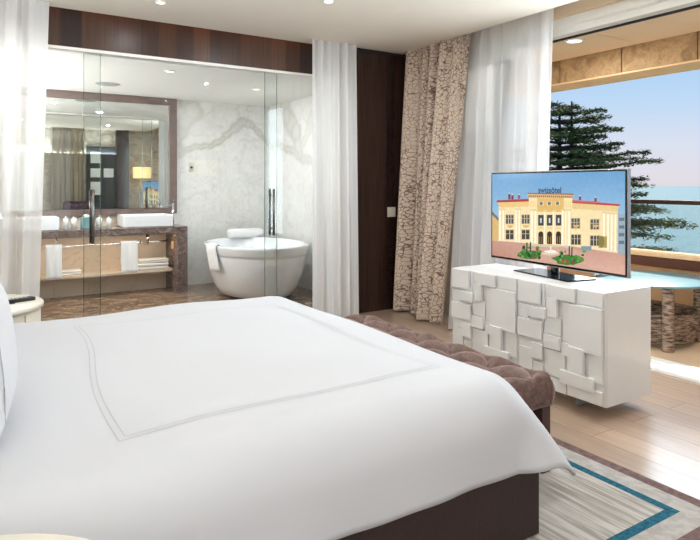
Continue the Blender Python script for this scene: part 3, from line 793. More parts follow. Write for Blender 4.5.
def pillow(name, loc, rot, w, h, t, label, piping=True):
    root = thing(name, loc, label, 'pillow', 'pillows at the head of the bed'); root.rotation_euler = rot
    bm = bmesh.new(); n = 26
    gs = {}
    for side in (1, -1):
        for i in range(n + 1):
            for j in range(n + 1):
                u, v_ = i / n * 2 - 1, j / n * 2 - 1
                if side == -1 and (i in (0, n) or j in (0, n)): gs[side, i, j] = gs[1, i, j]; continue
                f = (max(0, 1 - abs(u) ** 2.6) * max(0, 1 - abs(v_) ** 2.6)) ** .55
                cr = 1 - .07 * (1 - abs(v_) ** 2) * abs(u) ** 8 - 0
                cr2 = 1 - .05 * (1 - abs(u) ** 2) * abs(v_) ** 8
                wr = .006 * math.sin(u * 9 + v_ * 4) * (1 - f) 
                gs[side, i, j] = bm.verts.new((side * (t / 2) * f + wr, u * w / 2 * cr, (v_ * cr2 + 1) * h / 2))
    for side in (1, -1):
        for i in range(n):
            for j in range(n):
                f = bm.faces.new((gs[side, i, j], gs[side, i + 1, j], gs[side, i + 1, j + 1], gs[side, i, j + 1])); f.smooth = True
    part('cover', bm, M['pillow'], root)
    if piping:
        bm = bmesh.new(); pts = []
        for k in range(61):
            a = 2 * PI * k / 60; c, s = math.cos(a), math.sin(a)
            e = 8; r = 1 / (abs(c) ** e + abs(s) ** e) ** (1 / e) * .86
            u, v_ = r * c, r * s; f = (max(0, 1 - abs(u) ** 2.6) * max(0, 1 - abs(v_) ** 2.6)) ** .55
            pts.append((t / 2 * f + .001, u * w / 2, (v_ + 1) * h / 2))
        tube(bm, pts, .0022, 6, False); part('piping', bm, M['grey_thread'], root)
pillow('pillow', (.045, 2.33, .637), (0, math.radians(-7), 0), .74, .53, .23, 'white pillow standing in front at the near side of the bed')
pillow('pillow', (.03, 3.18, .637), (0, math.radians(-9), 0), .74, .50, .22, 'white pillow standing at the far side of the bed')

# ------------------------------------------------------------------ bench
bn = thing('bench', (2.195, 2.74, 0), 'mauve brown velvet bench with button tufting at the foot of the bed', 'bench')
BWd, BLn, BT, BBt = .385, 1.62, .505, .335
bm = bmesh.new(); nx, ny = 56, 220; g = {}
rows_, cols_ = 3, 11
for i in range(nx + 1):
    for j in range(ny + 1):
        u = i / nx; w_ = j / ny
        a = u * rows_; b2 = w_ * cols_
        # diamond tufting: valleys along both diagonals
        d1 = abs(math.sin(PI * (a + b2) / 2 )); d2 = abs(math.sin(PI * (a - b2) / 2))
        hgt = (d1 ** .6) * (d2 ** .6)
        eu = min(u, 1 - u) * BWd; ew = min(w_, 1 - w_) * BLn
        e = min(eu, ew); edge = math.sqrt(max(0, 1 - (1 - min(1, e / .05)) ** 2))
        tuf = min(1, e / .05)
        x = (u - .5) * BWd; y = (w_ - .5) * BLn
        z = BT - .05 + .05 * edge - .048 * (1 - hgt) * tuf
        g[i, j] = bm.verts.new((x, y, z))
for i in range(nx):
    for j in range(ny): bm.faces.new((g[i, j], g[i + 1, j], g[i + 1, j + 1], g[i, j + 1])).smooth = True
# sides
loop = [g[i, 0] for i in range(nx + 1)] + [g[nx, j] for j in range(1, ny + 1)] + [g[i, ny] for i in range(nx - 1, -1, -1)] + [g[0, j] for j in range(ny - 1, 0, -1)]
prev = loop
for q in range(1, 6):
    cur = []
    for v0 in loop:
        z = (BT - .05) + (BBt - (BT - .05)) * q / 5
        bulge = .010 * math.sin(PI * q / 5)
        nx_ = 1 if v0.co.x > BWd / 2 - 1e-4 else (-1 if v0.co.x < -BWd / 2 + 1e-4 else 0)
        ny_ = 1 if v0.co.y > BLn / 2 - 1e-4 else (-1 if v0.co.y < -BLn / 2 + 1e-4 else 0)
        cur.append(bm.verts.new((v0.co.x + nx_ * bulge, v0.co.y + ny_ * bulge, z)))
    L = len(loop)
    for k in range(L): bm.faces.new((prev[k], prev[(k + 1) % L], cur[(k + 1) % L], cur[k])).smooth = True
    prev = cur
bm.faces.new(prev)
part('cushion', bm, M['velvet'], bn)
for k in range(cols_ + 1):
    for r_ in range(rows_ + 1):
        if (k + r_) % 2 or r_ in (0, rows_) or k in (0, cols_): continue
        bb = bmesh.new(); x = (r_ / rows_ - .5) * BWd; y = (k / cols_ - .5) * BLn
        lathe(bb, [(0, BT - .026), (.008, BT - .028), (.011, BT - .034)], x, y, 10); part('button', bb, M['velvet'], bn)
for sx in (-1, 1):
    for sy in (-1, 1):
        x = sx * (BWd / 2 - .035); y = sy * (BLn / 2 - .035); part('leg', BX(x - .03, x + .03, y - .03, y + .03, .012, BBt - .001, .004), M['dark_leg'], bn)

# ------------------------------------------------------------------ rug
def rug():
    bm = bmesh.new(); cx, cy = 1.2, 2.7
    X0, X1, Y0, Y1 = .40 - cx, 2.72 - cx, 1.235 - cy, 4.1 - cy
    rects = [(0, 3), (.062, 2), (.165, 1), (.21, 0)]   # inset, material
    zt = .012
    for k, (ins, mi) in enumerate(rects):
        a = (X0 + ins, X1 - ins, Y0 + ins, Y1 - ins)
        if k < 3:
            i2 = rects[k + 1][0]; b = (X0 + i2, X1 - i2, Y0 + i2, Y1 - i2)
            box(bm, a[0], a[1], a[2], b[2], 0.0005, zt, mi=mi); box(bm, a[0], a[1], b[3], a[3], 0.0005, zt, mi=mi)
            box(bm, a[0], b[0], b[2], b[3], 0.0005, zt, mi=mi); box(bm, b[1], a[1], b[2], b[3], 0.0005, zt, mi=mi)
        else: box(bm, a[0], a[1], a[2], a[3], .0005, zt, mi=mi)
    o = link('rug', bm, [M['rug_field'], M['rug_teal'], M['rug_band'], M['rug_brown']]); o.location = (cx, cy, 0)
    tag(o, 'grey streaked rug with a teal line and mauve edge under the bed', 'rug')
rug()

# ------------------------------------------------------------------ dresser
dr = thing('dresser', (3.395, 2.835, 0), 'white lacquer sideboard with raised rectangular relief doors, below the television', 'sideboard')
DZ0, DZ1 = .083, .765
bm = bmesh.new(); box(bm, -.215, .235, -.66, .66, DZ0, DZ1, .003)
part('body', bm, M['lacquer'], dr)
def relief(yl, W):
    """one pair of doors with its pattern of raised blocks: s runs to the viewer's right (-y), t down"""
    # s0, s1, t0, t1, height
    P = [(.02, .30, .0, .205, 16), (.16, .37, .235, .335, 22), (.02, .325, .375, .545, 18), (.20, .335, .585, .735, 20), (.02, .19, .66, .99, 9),
         (.20, .325, .78, .99, 7), (.44, .705, .0, .125, 18), (.40, .505, .12, .30, 20), (.35, .54, .30, .465, 9), (.64, .985, .14, .555, 16),
         (.35, .535, .475, .60, 20), (.35, .585, .615, .86, 11), (.64, .80, .53, .78, 22), (.84, .985, .56, .80, 8), (.555, .635, .14, .50, 7),
         (.545, .63, .515, .64, 12), (.55, .905, .765, .885, 24), (.35, .60, .87, .995, 9), (.62, .985, .865, .985, 15), (.73, .985, .0, .125, 7), (.01, .15, .24, .36, 7),
         (.35, .43, .0, .11, 6), (.32, .34, .0, .36, 9)]
    bm = bmesh.new(); T = DZ1 - DZ0
    box(bm, -.231, -.216, yl - W + .002, yl - .002, DZ0 + .004, DZ1 - .002, .001)
    for s0, s1, t0, t1, h in P:
        # each block is a plate standing off the door on a smaller core
        ya, yb, za, zb_ = yl - W * s1, yl - W * s0, DZ1 - .003 - T * t1 * .99, DZ1 - .003 - T * t0 * .99
        f = -.231 - h * .0016; g_ = -.231 - h * .0016 * .35
        box(bm, f, g_, ya, yb, za, zb_, .0015, 2); box(bm, g_ - .0005, -.2305, ya + .022, yb - .012, za + .018, zb_ - .002)
    return bm
for k in range(2): part('door', relief(.66 - .66 * k, .66), M['lacquer'], dr)
gl, gnt, gb, go = new_mat('clear_acrylic'); gb.inputs['Base Color'].default_value = rgb(190, 205, 205); gb.inputs['Alpha'].default_value = .4; gb.inputs['Roughness'].default_value = .08
for y in (-.39, .39):
    bm = bmesh.new(); box(bm, -.13, -.118, y - .012, y + .012, 0.0005, DZ0 - .0005); box(bm, -.12, .14, y - .008, y + .004, 0.0005, DZ0 - .0005)
    part('leg', bm, gl, dr)

# ------------------------------------------------------------------ television
TVL, TVR = Vector((3.50, 3.42)), Vector((3.415, 2.20))
W_TV = (TVR - TVL).length; ctr = (TVL + TVR) / 2
d = (TVR - TVL).normalized()          # viewer's left to right
ang = math.atan2(d.y, d.x)
tv = thing('television', (ctr.x, ctr.y, .766), 'flat television showing a cream palace facade, on the white sideboard', 'television', rz=ang)
# local frame: x to the viewer's right, y away from the viewer, z up
zb0, zt0 = .065, .735
hw = W_TV / 2
bm = bmesh.new(); box(bm, -hw, hw, 0, .028, zb0, zt0, .004); part('bezel', bm, M['black_gloss'], tv)
bm = bmesh.new()
for a in ((-hw - .004, hw + .004, .004, .034, zt0 - .002, zt0 + .004), (-hw - .004, hw + .004, .004, .034, zb0 - .004, zb0 + .001), (-hw - .005, -hw + .001, .004, .034, zb0, zt0), (hw - .001, hw + .002, .004, .034, zb0, zt0)): box(bm, *a)
part('edge_trim', bm, M['silver_trim'], tv, 'silver edge around the screen')
part('back_housing', BX(-hw * .6, hw * .6, .029, .055, zb0 + .08, zt0 - .12, .01), M['black_matte'], tv)
bm = bmesh.new(); box(bm, -.03, .03, .03, .06, .008, .30, .008); part('neck', bm, M['black_gloss'], tv)
bm = bmesh.new()
pl = [(-.29, -.07), (.27, -.13), (.30, .11), (-.27, .17)]
lo = [bm.verts.new((x, y, .0)) for x, y in pl]; hi = [bm.verts.new((x * .99, y * .99, .009)) for x, y in pl]
bm.faces.new(lo); bm.faces.new(hi)
for k in range(4): bm.faces.new((lo[k], lo[(k + 1) % 4], hi[(k + 1) % 4], hi[k]))
part('base_plate', bm, M['black_gloss'], tv)

# the picture on the screen, drawn as flat coloured shapes in the plane of the screen
def solve(A_, b_):
    n = len(b_); Mx = [r[:] + [b_[i]] for i, r in enumerate(A_)]
    for i in range(n):
        p = max(range(i, n), key=lambda r: abs(Mx[r][i])); Mx[i], Mx[p] = Mx[p], Mx[i]
        for r in range(n):
            if r != i:
                f = Mx[r][i] / Mx[i][i]
                for c in range(i, n + 1): Mx[r][c] -= f * Mx[i][c]
    return [Mx[i][n] / Mx[i][i] for i in range(n)]
src = [(50, 98), (566, 93), (570, 472), (50, 400)]; dst = [(0, 1), (1, 1), (1, 0), (0, 0)]
Am = []; bv = []
for (x, y), (u, v_) in zip(src, dst):
    Am.append([x, y, 1, 0, 0, 0, -u * x, -u * y]); bv.append(u)
    Am.append([0, 0, 0, x, y, 1, -v_ * x, -v_ * y]); bv.append(v_)
hm = solve(Am, bv)
def hom(x, y):
    w = hm[6] * x + hm[7] * y + 1
    return ((hm[0] * x + hm[1] * y + hm[2]) / w, (hm[3] * x + hm[4] * y + hm[5]) / w)
sb = bmesh.new(); cl = sb.loops.layers.float_color.new('picture')
mrg = .012; SX0, SX1, SZ0, SZ1 = -hw + mrg, hw - mrg, zb0 + mrg + .004, zt0 - mrg
layer = [0]
def poly(pts, cols, uvspace=False):
    layer[0] += 1
    vs = []
    for p in pts:
        u, v_ = p if uvspace else hom(*p)
        u = min(max(u, 0), 1); v_ = min(max(v_, 0), 1)
        vs.append(sb.verts.new((SX0 + (SX1 - SX0) * u, -.0006 - layer[0] * 3e-6, SZ0 + (SZ1 - SZ0) * v_)))
    if not isinstance(cols[0], (tuple, list)): cols = [cols] * len(pts)
    try: f = sb.faces.new(vs)
    except ValueError: return
    for l, c in zip(f.loops, cols): l[cl] = rgb(*c)
def rect(x0, y0, x1, y1, c, sl=0):   # sl: fall of the horizontal per px to the right
    e = (x1 - x0) * sl
    poly([(x0, y1), (x1, y1 + e), (x1, y0 + e), (x0, y0)], c)
T1, T2 = (96, 152, 200), (160, 200, 226)
poly([(0, 1), (1, 1), (1, .35), (0, .35)], [T1, T1, T2, T2], True)
poly([(50, 340), (570, 385), (572, 480), (50, 405)], [(196, 150, 134), (196, 150, 134), (214, 170, 152), (186, 136, 120)])
poly([(50, 235), (78, 262), (78, 348), (50, 345)], (214, 180, 120)); poly([(50, 235), (78, 262), (78, 275), (50, 250)], (120, 120, 122))
poly([(538, 245), (570, 250), (570, 398), (538, 392)], (150, 168, 180))
for y in (262, 290, 318, 346): rect(545, y, 565, y + 12, (92, 112, 130))
# wings
poly([(76, 218), (205, 214), (205, 356), (76, 346)], [(240, 218, 170), (240, 218, 170), (248, 228, 186), (240, 220, 180)])
poly([(68, 200), (200, 196), (200, 218), (82, 222)], (232, 196, 130)); poly([(68, 195), (200, 190), (200, 200), (68, 203)], (172, 62, 60))
poly([(362, 214), (540, 226), (540, 392), (362, 366)], [(244, 222, 170), (238, 216, 166), (236, 214, 170), (246, 226, 180)])
poly([(362, 206), (546, 220), (538, 240), (362, 228)], (226, 198, 140)); poly([(362, 196), (548, 213), (546, 220), (362, 207)], (186, 60, 64))
poly([(362, 196), (470, 203), (460, 208), (362, 204)], (204, 96, 90))
for x, y, hh in ((114, 192, 20), (126, 192, 16), (152, 190, 14), (390, 197, 14), (450, 203, 14)):
    rect(x, y - hh, x + 9, y, (120, 54, 74)); rect(x + 2, y - hh - 5, x + 6, y - hh, (220, 220, 226))
# middle block
poly([(195, 186), (365, 188), (362, 366), (198, 358)], (246, 222, 168))
poly([(228, 188), (332, 188), (332, 240), (228, 238)], (222, 182, 112))
poly([(190, 170), (370, 176), (370, 190), (190, 184)], (214, 180, 130)); poly([(190, 168), (370, 173), (370, 177), (190, 172)], (150, 74, 62))
for k in range(22): rect(194 + k * 8, 177 + k * .2, 198 + k * 8, 184 + k * .2, (128, 78, 60))
for x in (243, 275, 307): rect(x - 5, 203, x + 6, 213, (96, 120, 130)); rect(x - 9, 200, x - 6, 216, (240, 214, 150)); rect(x + 7, 200, x + 10, 216, (240, 214, 150))
rect(200, 198, 226, 222, (238, 214, 160)); rect(334, 200, 360, 224, (238, 214, 160))
# windows
def win(x, y, w, h, n=3, c=(84, 84, 80)):
    rect(x - 3, y - 3, x + w + 3, y + h + 3, (222, 196, 148)); rect(x, y, x + w, y + h, c)
    for k in range(1, n): rect(x + w * k / n - 1, y, x + w * k / n + 1, y + h, (226, 214, 190))
    rect(x, y + h * .38, x + w, y + h * .38 + 2, (190, 180, 160))
for x in (105, 168): win(x, 250, 30, 32); win(x, 306, 30, 34, 2, (70, 66, 58))
for x, dy in ((362, 6), (436, 10)): win(x, 258 + dy, 32, 36); win(x, 318 + dy, 36, 36, 3, (70, 66, 58)); 
for x in (232, 266, 301):
    rect(x, 250, x + 22, 290, (66, 70, 76)); rect(x + 8, 262, x + 14, 280, (214, 214, 220))
    rect(x - 1, 294, x + 23, 304, (236, 208, 150))
    poly([(x + 1 + 10 + 10 * math.cos(a * PI / 10), 322 - 11 * math.sin(a * PI / 10)) for a in range(11)] + [(x + 1, 358), (x + 21, 359)], (60, 48, 38))
    rect(x + 6, 330, x + 8, 356, (170, 130, 80)); rect(x + 14, 330, x + 16, 356, (170, 130, 80))
for x in (110, 172, 368, 444): poly([(x + a, 292 + 6 * math.sin(a / 24 * PI)) for a in range(0, 25, 4)] + [(x + 24, 288), (x, 288)], (220, 176, 104))
# columns
for x, w, y0, y1 in ((78, 9, 232, 347), (92, 8, 232, 348), (143, 8, 232, 352), (156, 7, 232, 353), (203, 11, 236, 358), (218, 10, 236, 359), (255, 8, 240, 362), (290, 8, 240, 363), (324, 10, 236, 366), (338, 7, 236, 366), (350, 10, 236, 368),
                 (484, 10, 246, 378), (500, 9, 248, 382), (514, 9, 250, 386), (528, 9, 250, 388)):
    rect(x, y0, x + w, y1, (252, 242, 214)); rect(x + w - 2, y0, x + w, y1, (222, 202, 160)); rect(x - 3, y0 - 7, x + w + 3, y0, (226, 206, 160)); rect(x - 3, y1 - 5, x + w + 3, y1, (240, 226, 196))
rect(468, 330, 500, 372, (176, 150, 84))
poly([(478 + 12 * math.cos(a * PI / 8), 350 + 22 * math.sin(a * PI / 8)) for a in range(16)], (128, 122, 60))
# steps, fountain, shrubs
poly([(200, 356), (362, 366), (362, 376), (200, 366)], (210, 196, 170))
rect(400, 366, 440, 382, (120, 150, 160))
rr = random.Random(4)
def blob(cx, cy, rx, ry, c, n=11):
    poly([(cx + rx * rr.uniform(.8, 1.15) * math.cos(2 * PI * k / n), cy + ry * rr.uniform(.8, 1.15) * math.sin(2 * PI * k / n)) for k in range(n)], c)
blob(290, 400, 130, 30, (206, 164, 148), 24)
blob(200, 398, 52, 19, (58, 112, 52)); blob(355, 416, 66, 18, (62, 124, 52))
blob(282, 392, 36, 9, (222, 204, 180)); blob(282, 386, 26, 6, (246, 236, 220)); rect(279, 366, 285, 388, (236, 226, 206))
for _ in range(46):
    if rr.random() < .5: x, y = rr.uniform(160, 240), rr.uniform(368, 410)
    else: x, y = rr.uniform(310, 415), rr.uniform(384, 428)
    blob(x, y, rr.uniform(4, 9), rr.uniform(3, 9), rr.choice([(40, 92, 44), (84, 142, 60), (30, 70, 38), (160, 60, 60), (104, 160, 74)]), 7)
for x, y in ((186, 352), (200, 350), (352, 366), (362, 370)): rect(x, y, x + 5, y + 36, (34, 66, 40))
sm, snt, sbd, so = new_mat('screen_picture')
at = N(snt, 'ShaderNodeAttribute', attribute_name='picture')
sv = coords(snt); sn = N(snt, 'ShaderNodeTexNoise', Scale=34.0, Detail=6.0, Roughness=.7); snt.links.new(sv, sn.inputs['Vector'])
sr = ramp(snt, [(.3, (.70, .70, .70, 1)), (.7, (1.16, 1.16, 1.16, 1))]); snt.links.new(sn.outputs['Fac'], sr.inputs['Fac'])
smx = N(snt, 'ShaderNodeMix', data_type='RGBA', blend_type='MULTIPLY'); smx.inputs['Factor'].default_value = .35
snt.links.new(at.outputs['Color'], smx.inputs['A']); snt.links.new(sr.outputs['Color'], smx.inputs['B'])
snt.links.new(smx.outputs['Result'], sbd.inputs['Emission Color']); sbd.inputs['Emission Strength'].default_value = .92
sbd.inputs['Base Color'].default_value = (.01, .01, .01, 1); sbd.inputs['Roughness'].default_value = .15
scr = part('screen', sb, sm, tv, 'lit screen showing a cream palace')
# sign on the roof in the picture
fc = bpy.data.curves.new('sign_text', 'FONT'); fc.body = 'swiss\u00f4tel'; fc.size = .058; fc.offset = .0012; fc.align_x = 'CENTER'; fc.extrude = .0002
fo = bpy.data.objects.new('tmp', fc); COL.objects.link(fo)
bpy.context.view_layer.update()
me = bpy.data.meshes.new_from_object(fo.evaluated_get(bpy.context.evaluated_depsgraph_get())); bpy.data.objects.remove(fo)
me.materials.clear(); me.materials.append(mat('sign_letters', rgb(34, 52, 78), .5))
so_ = bpy.data.objects.new('rooftop_lettering', me); COL.objects.link(so_); so_.parent = tv
u_, v2_ = hom(277, 169)
so_.location = (SX0 + (SX1 - SX0) * u_, -.0022, SZ0 + (SZ1 - SZ0) * v2_); so_.rotation_euler = (PI / 2, 0, 0)

# ------------------------------------------------------------------ nightstands, remote, bedside lamp
def nightstand(cx, cy, label):
    t = thing('nightstand', (cx, cy, 0), label, 'nightstand', 'round nightstands')
    bm = bmesh.new(); lathe(bm, [(0, .0), (.36, .0), (.37, .02), (.37, .60), (0, .60)], seg=64); part('cabinet', bm, M['cream_lacquer'], t)
    bm = bmesh.new(); lathe(bm, [(0, .601), (.39, .601), (.40, .607), (.40, .628), (.392, .634), (0, .634)], seg=64); part('top', bm, M['cream_lacquer'], t)
    for z0, z1 in ((.05, .31), (.325, .585)):
        bm = bmesh.new(); a0, a1 = -.75, .75; n = 18; ring = []
        for k in range(n + 1):
            a = a0 + (a1 - a0) * k / n
            ring.append([bm.verts.new((r * math.cos(a), r * math.sin(a), z)) for r, z in ((.371, z0), (.382, z0 + .004), (.382, z1 - .004), (.371, z1))])
        for k in range(n):
            for q in range(3): bm.faces.new((ring[k][q], ring[k + 1][q], ring[k + 1][q + 1], ring[k][q + 1])).smooth = True
        bm.faces.new(ring[0]); bm.faces.new(ring[-1])
        dw = part('drawer', bm, M['cream_lacquer'], t)
        bm = bmesh.new(); tube(bm, [(.383, -.03, (z0 + z1) / 2), (.402, -.03, (z0 + z1) / 2), (.402, .03, (z0 + z1) / 2), (.383, .03, (z0 + z1) / 2)], .004, 8); part('handle', bm, M['bronze'], dw)
    return t
nightstand(.02, 4.52, 'round cream nightstand at the far side of the bed, holding the remote')
nightstand(-.09, 1.155, 'round cream nightstand top at the near side of the bed')
rm = thing('remote_control', (.27, 4.50, .634), 'black remote handset lying on the far nightstand', 'remote', rz=.35)
bm = bmesh.new(); box(bm, -.10, .10, -.028, .028, .0, .024, .008, 3); part('body', bm, M['black_matte'], rm)
bm = bmesh.new()
for i in range(5):
    for j in range(3): box(bm, -.07 + i * .026, -.055 + i * .026, -.018 + j * .014, -.009 + j * .014, .024, .027)
part('keys', bm, M['silver_trim'], rm)
part('cradle', BX(-.13, -.04, -.05, .05, 0, .012, .004), M['black_gloss'], rm)

def floor_lamp():
    t = thing('floor_lamp', (3.98, -.25, 0), 'lit cream drum lamp on clear tripod legs, seen in the bathroom mirror', 'lamp')
    bm = bmesh.new(); lathe(bm, [(.23, 1.60), (.24, 1.90), (.235, 1.90), (.225, 1.60)], seg=36); part('lamp_shade', bm, M['shade'], t)
    for k in range(3):
        a = k * 2.094; bm = bmesh.new(); tube(bm, [(.04 * math.cos(a), .04 * math.sin(a), 1.62), (.24 * math.cos(a), .24 * math.sin(a), .01)], .012, 8); part('leg', bm, M['chrome'], t)
    bm = bmesh.new(); tube(bm, [(0, 0, 1.5), (0, 0, 1.78)], .015, 10); part('stem', bm, M['chrome'], t)
floor_lamp()
def bed_lamp(lx, ly, label):
    t = thing('table_lamp', (.00, 4.60, .634), label, 'lamp')
    t.location.x = lx; t.location.y = ly
    bm = bmesh.new(); lathe(bm, [(.285, .545), (.17, .90)], seg=40); part('lamp_shade', bm, M['shade_cloth'], t)
    bm = bmesh.new(); lathe(bm, [(0, 0), (.09, 0), (.09, .015), (.02, .03), (.015, .2), (.04, .3), (.015, .42), (.012, .60), (0, .60)], seg=24); part('base', bm, M['chrome'], t)
    # harp that carries the shade
    bm = bmesh.new(); 
    for k in range(3):
        a = k * 2.094; tube(bm, [(0, 0, .60), (.24 * math.cos(a), .24 * math.sin(a), .66)], .003, 6)
    part('shade_carrier', bm, M['chrome'], t)
bed_lamp(-.10, 4.60, 'white shaded table lamp on the far nightstand, its rim just entering the frame')
bed_lamp(-.27, 1.10, 'unseen white shaded table lamp added on the near nightstand')  # added out of view so that its bulb lights the room

# purple chair and drape seen in the mirror
ch = thing('armchair', (2.35, .1, 0), 'dark purple armchair seen low in the bathroom mirror', 'armchair')
bm = bmesh.new(); box(bm, -.32, .32, -.30, .30, .16, .45, .05, 3); part('seat', bm, M['purple'], ch)
bm = bmesh.new(); box(bm, -.34, .34, -.38, -.26, .30, 1.0, .05, 3); part('backrest', bm, M['purple'], ch)
for s in (-1, 1):
    part('arm', BX(s * .38 - .06, s * .38 + .06, -.32, .28, .15, .66, .04, 3), M['purple'], ch)
    for s2 in (-1, 1): part('leg', BX(s * .3 - .02, s * .3 + .02, s2 * .25 - .02, s2 * .25 + .02, .001, .16), M['dark_leg'], ch)
curtain('rear_drape', ((1.75, RY + .12), (2.58, RY + .12)), ((1.75, RY + .12), (2.58, RY + .12)), H - .002, .01, mat('taupe_drape', rgb(150, 138, 118), .9), .035, .05, 8,
        'taupe drape on the rear wall, seen in the left of the mirror', seed=14, nx=160, nz=20)

# ------------------------------------------------------------------ balcony table
bt = thing('patio_table', (5.30, 3.16, -.02), 'round patio table with pale blue top and wicker legs, out on the balcony', 'table')
bm = bmesh.new(); lathe(bm, [(0, .550), (.485, .550), (.5, .557), (.5, .566), (.492, .572), (0, .572)], seg=64); part('tabletop', bm, M['frosted'], bt)
def woven_post(x, y, z0, z1, r):
    bm = bmesh.new(); n = int((z1 - z0) / .016); pr = []
    for k in range(n):
        z = z0 + (z1 - z0) * k / n; pr += [(r, z), (r + .005, z + .008)]
    pr.append((r, z1))
    lathe(bm, [(0, z0)] + pr + [(0, z1)], x, y, 12)
    return bm
for a in (-2.30, -.72, .85, 2.42):
    x, y = .40 * math.cos(a), .40 * math.sin(a)
    part('leg', woven_post(x, y, .001, .549, .045), M['wicker'], bt)
# woven ring basket between the legs
bm = bmesh.new()
for k in range(14):
    z = .06 + k * .018; r = .33 + .035 * math.sin(k / 13 * PI * .6)
    pts = [((r + .006 * math.sin(a * 24 + k * PI)) * math.cos(a), (r + .006 * math.sin(a * 24 + k * PI)) * math.sin(a), z) for a in [2 * PI * q / 120 for q in range(121)]]
    tube(bm, pts, .009, 6, False)
for q in range(24):
    a = 2 * PI * q / 24; tube(bm, [(.33 * math.cos(a), .33 * math.sin(a), .05), (.365 * math.cos(a), .365 * math.sin(a), .31)], .006, 5)
part('basket_ring', bm, M['wicker'], bt)
tr = thing('ornament', (5.06, 3.47, .553), 'small black scrollwork candle tray on the patio table behind the television', 'tray')
bm = bmesh.new()
for k in range(7):
    pts = [(.02 * math.cos(a) * (1 - a / 14) - .12 + k * .04, .02 * math.sin(a) * (1 - a / 14), .012 + .004 * k % .02) for a in [j * .6 for j in range(14)]]
    tube(bm, pts, .005, 5)
box(bm, -.15, .15, -.03, .03, 0, .006); part('scrolls', bm, M['black_matte'], tr)

# ------------------------------------------------------------------ light
def area(name, loc, rot, sx, sy, power, col=(1, 1, 1), spread=None):
    l = bpy.data.lights.new(name, 'AREA'); l.shape = 'RECTANGLE'; l.size = sx; l.size_y = sy; l.energy = power; l.color = col
    if spread: l.spread = spread
    o = bpy.data.objects.new(name, l); COL.objects.link(o); o.location = loc; o.rotation_euler = rot
    return o
def disk(name, loc, r, power, col=(1, .93, .84)):
    l = bpy.data.lights.new(name, 'AREA'); l.shape = 'DISK'; l.size = r * 2; l.energy = power; l.color = col
    o = bpy.data.objects.new(name, l); COL.objects.link(o); o.location = loc
    return o
for i, (x, y) in enumerate(dl): disk('downlight_beam', (x, y, H - .02), .035, (3, 10, 2, 22, 2, 5)[i], (.86, .94, 1))  # beams out of view are added; the strongest rakes the sideboard front
for x, y in ((1.77, 6.31), (3.0, 6.9), (1.0, 7.2)): disk('bath_downlight_beam', (x, y, 2.58), .04, 12, (.95, .98, 1))  # last beam has no fixture, added to brighten the bathroom
for y in (1.9, 3.99, 6.1): disk('soffit_beam', (5.28, y, 2.88), .10, 15, (1, .97, .93))  # outer two belong to the added soffit lights
# daylight entering by the open window beside the camera
area('window_daylight', (4.38, 2.60, 1.65), (0, math.radians(90), 0), 2.1, 1.4, 60, (.80, .91, 1.0))
# concealed vanity and bulkhead strips, then unseen fill lamps added to brighten
area('vanity_strip', (1.3, 7.9, .77), (0, 0, 0), 2.0, .03, 4.5, (1, .80, .60))
area('cove_strip', (1.5, 5.635, 3.10), (0, 0, 0), 3.9, .03, 2.5, (1, .66, .38))
area('bath_fill', (-.45, 7.1, 1.9), (0, math.radians(-128), 0), .5, 2.2, 66, (1, .985, .97))  # unseen lamp added to brighten the bathroom ceiling and walls
area('headboard_fill', (-.43, 2.7, 1.35), (PI, 0, 0), .06, 2.2, 60, (.82, .91, 1))  # unseen lamp added to bounce light off the ceiling
area('rear_up_fill', (1.9, -.52, 2.25), (PI, 0, 0), 3.4, .08, 60, (.80, .90, 1))  # upward fill added behind the camera, without a fixture
area('rear_wall_fill', (.55, -.56, 1.5), (math.radians(90), 0, 0), 2.0, 1.8, 22, (.84, .92, 1))  # fill added for the near side of the bed; no window here
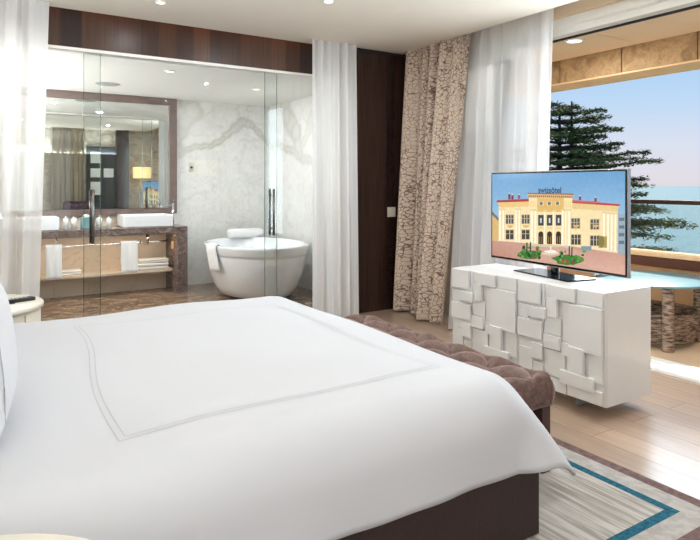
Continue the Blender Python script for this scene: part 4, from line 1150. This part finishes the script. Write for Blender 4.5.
for x, y, e in ((-.10, 4.60, 6), (-.27, 1.10, 2)):  # second bulb sits in the added near lamp
    l = bpy.data.lights.new('bedside_bulb', 'POINT'); l.energy = e; l.shadow_soft_size = .06; l.color = (.88, .94, 1)
    o = bpy.data.objects.new('bedside_bulb', l); COL.objects.link(o); o.location = (x, y, 1.36)

sun = bpy.data.lights.new('sun', 'SUN'); sun.energy = 6.0; sun.angle = .009; sun.color = (1, .95, .86)
so = bpy.data.objects.new('sun', sun); COL.objects.link(so)
so.rotation_euler = Vector((.78, .5, 1)).to_track_quat('Z', 'Y').to_euler()

w = bpy.data.worlds.new('sky'); sc.world = w; w.use_nodes = True; nt = w.node_tree
bg = nt.nodes['Background']
tc = N(nt, 'ShaderNodeTexCoord'); sp = N(nt, 'ShaderNodeSeparateXYZ'); nt.links.new(tc.outputs['Generated'], sp.inputs[0])
r = ramp(nt, [(.0, rgb(150, 160, 160)), (.49, rgb(190, 200, 205)), (.502, rgb(216, 210, 216)), (.53, rgb(208, 214, 228)), (.565, rgb(180, 207, 234)), (.61, rgb(154, 192, 230)), (.75, rgb(130, 176, 226)), (1, rgb(110, 160, 220))])
mr = N(nt, 'ShaderNodeMapRange'); mr.inputs['From Min'].default_value = -1; mr.inputs['From Max'].default_value = 1
nt.links.new(sp.outputs['Z'], mr.inputs['Value']); nt.links.new(mr.outputs[0], r.inputs['Fac']); nt.links.new(r.outputs['Color'], bg.inputs['Color'])
bg.inputs['Strength'].default_value = .93

# ------------------------------------------------------------------ camera
cam = bpy.data.cameras.new('camera'); co = bpy.data.objects.new('camera', cam); COL.objects.link(co)
cam.sensor_width = 36; cam.sensor_fit = 'HORIZONTAL'; cam.lens = 599 / 700 * 36
cam.shift_y = -(270 - 185.5) / 700; cam.clip_start = .02; cam.clip_end = 60000
co.location = (0, 0, 1.4); co.rotation_euler = (PI / 2, 0, -math.radians(32.4))
sc.camera = co
sc.view_settings.view_transform = 'Standard'; sc.view_settings.look = 'None'; sc.view_settings.gamma = 1
sc.view_settings.exposure = 0.28
sc.cycles.max_bounces = 10; sc.cycles.transparent_max_bounces = 16; sc.cycles.diffuse_bounces = 5
sc.cycles.use_denoising = True
sc.cycles.sample_clamp_indirect = 6
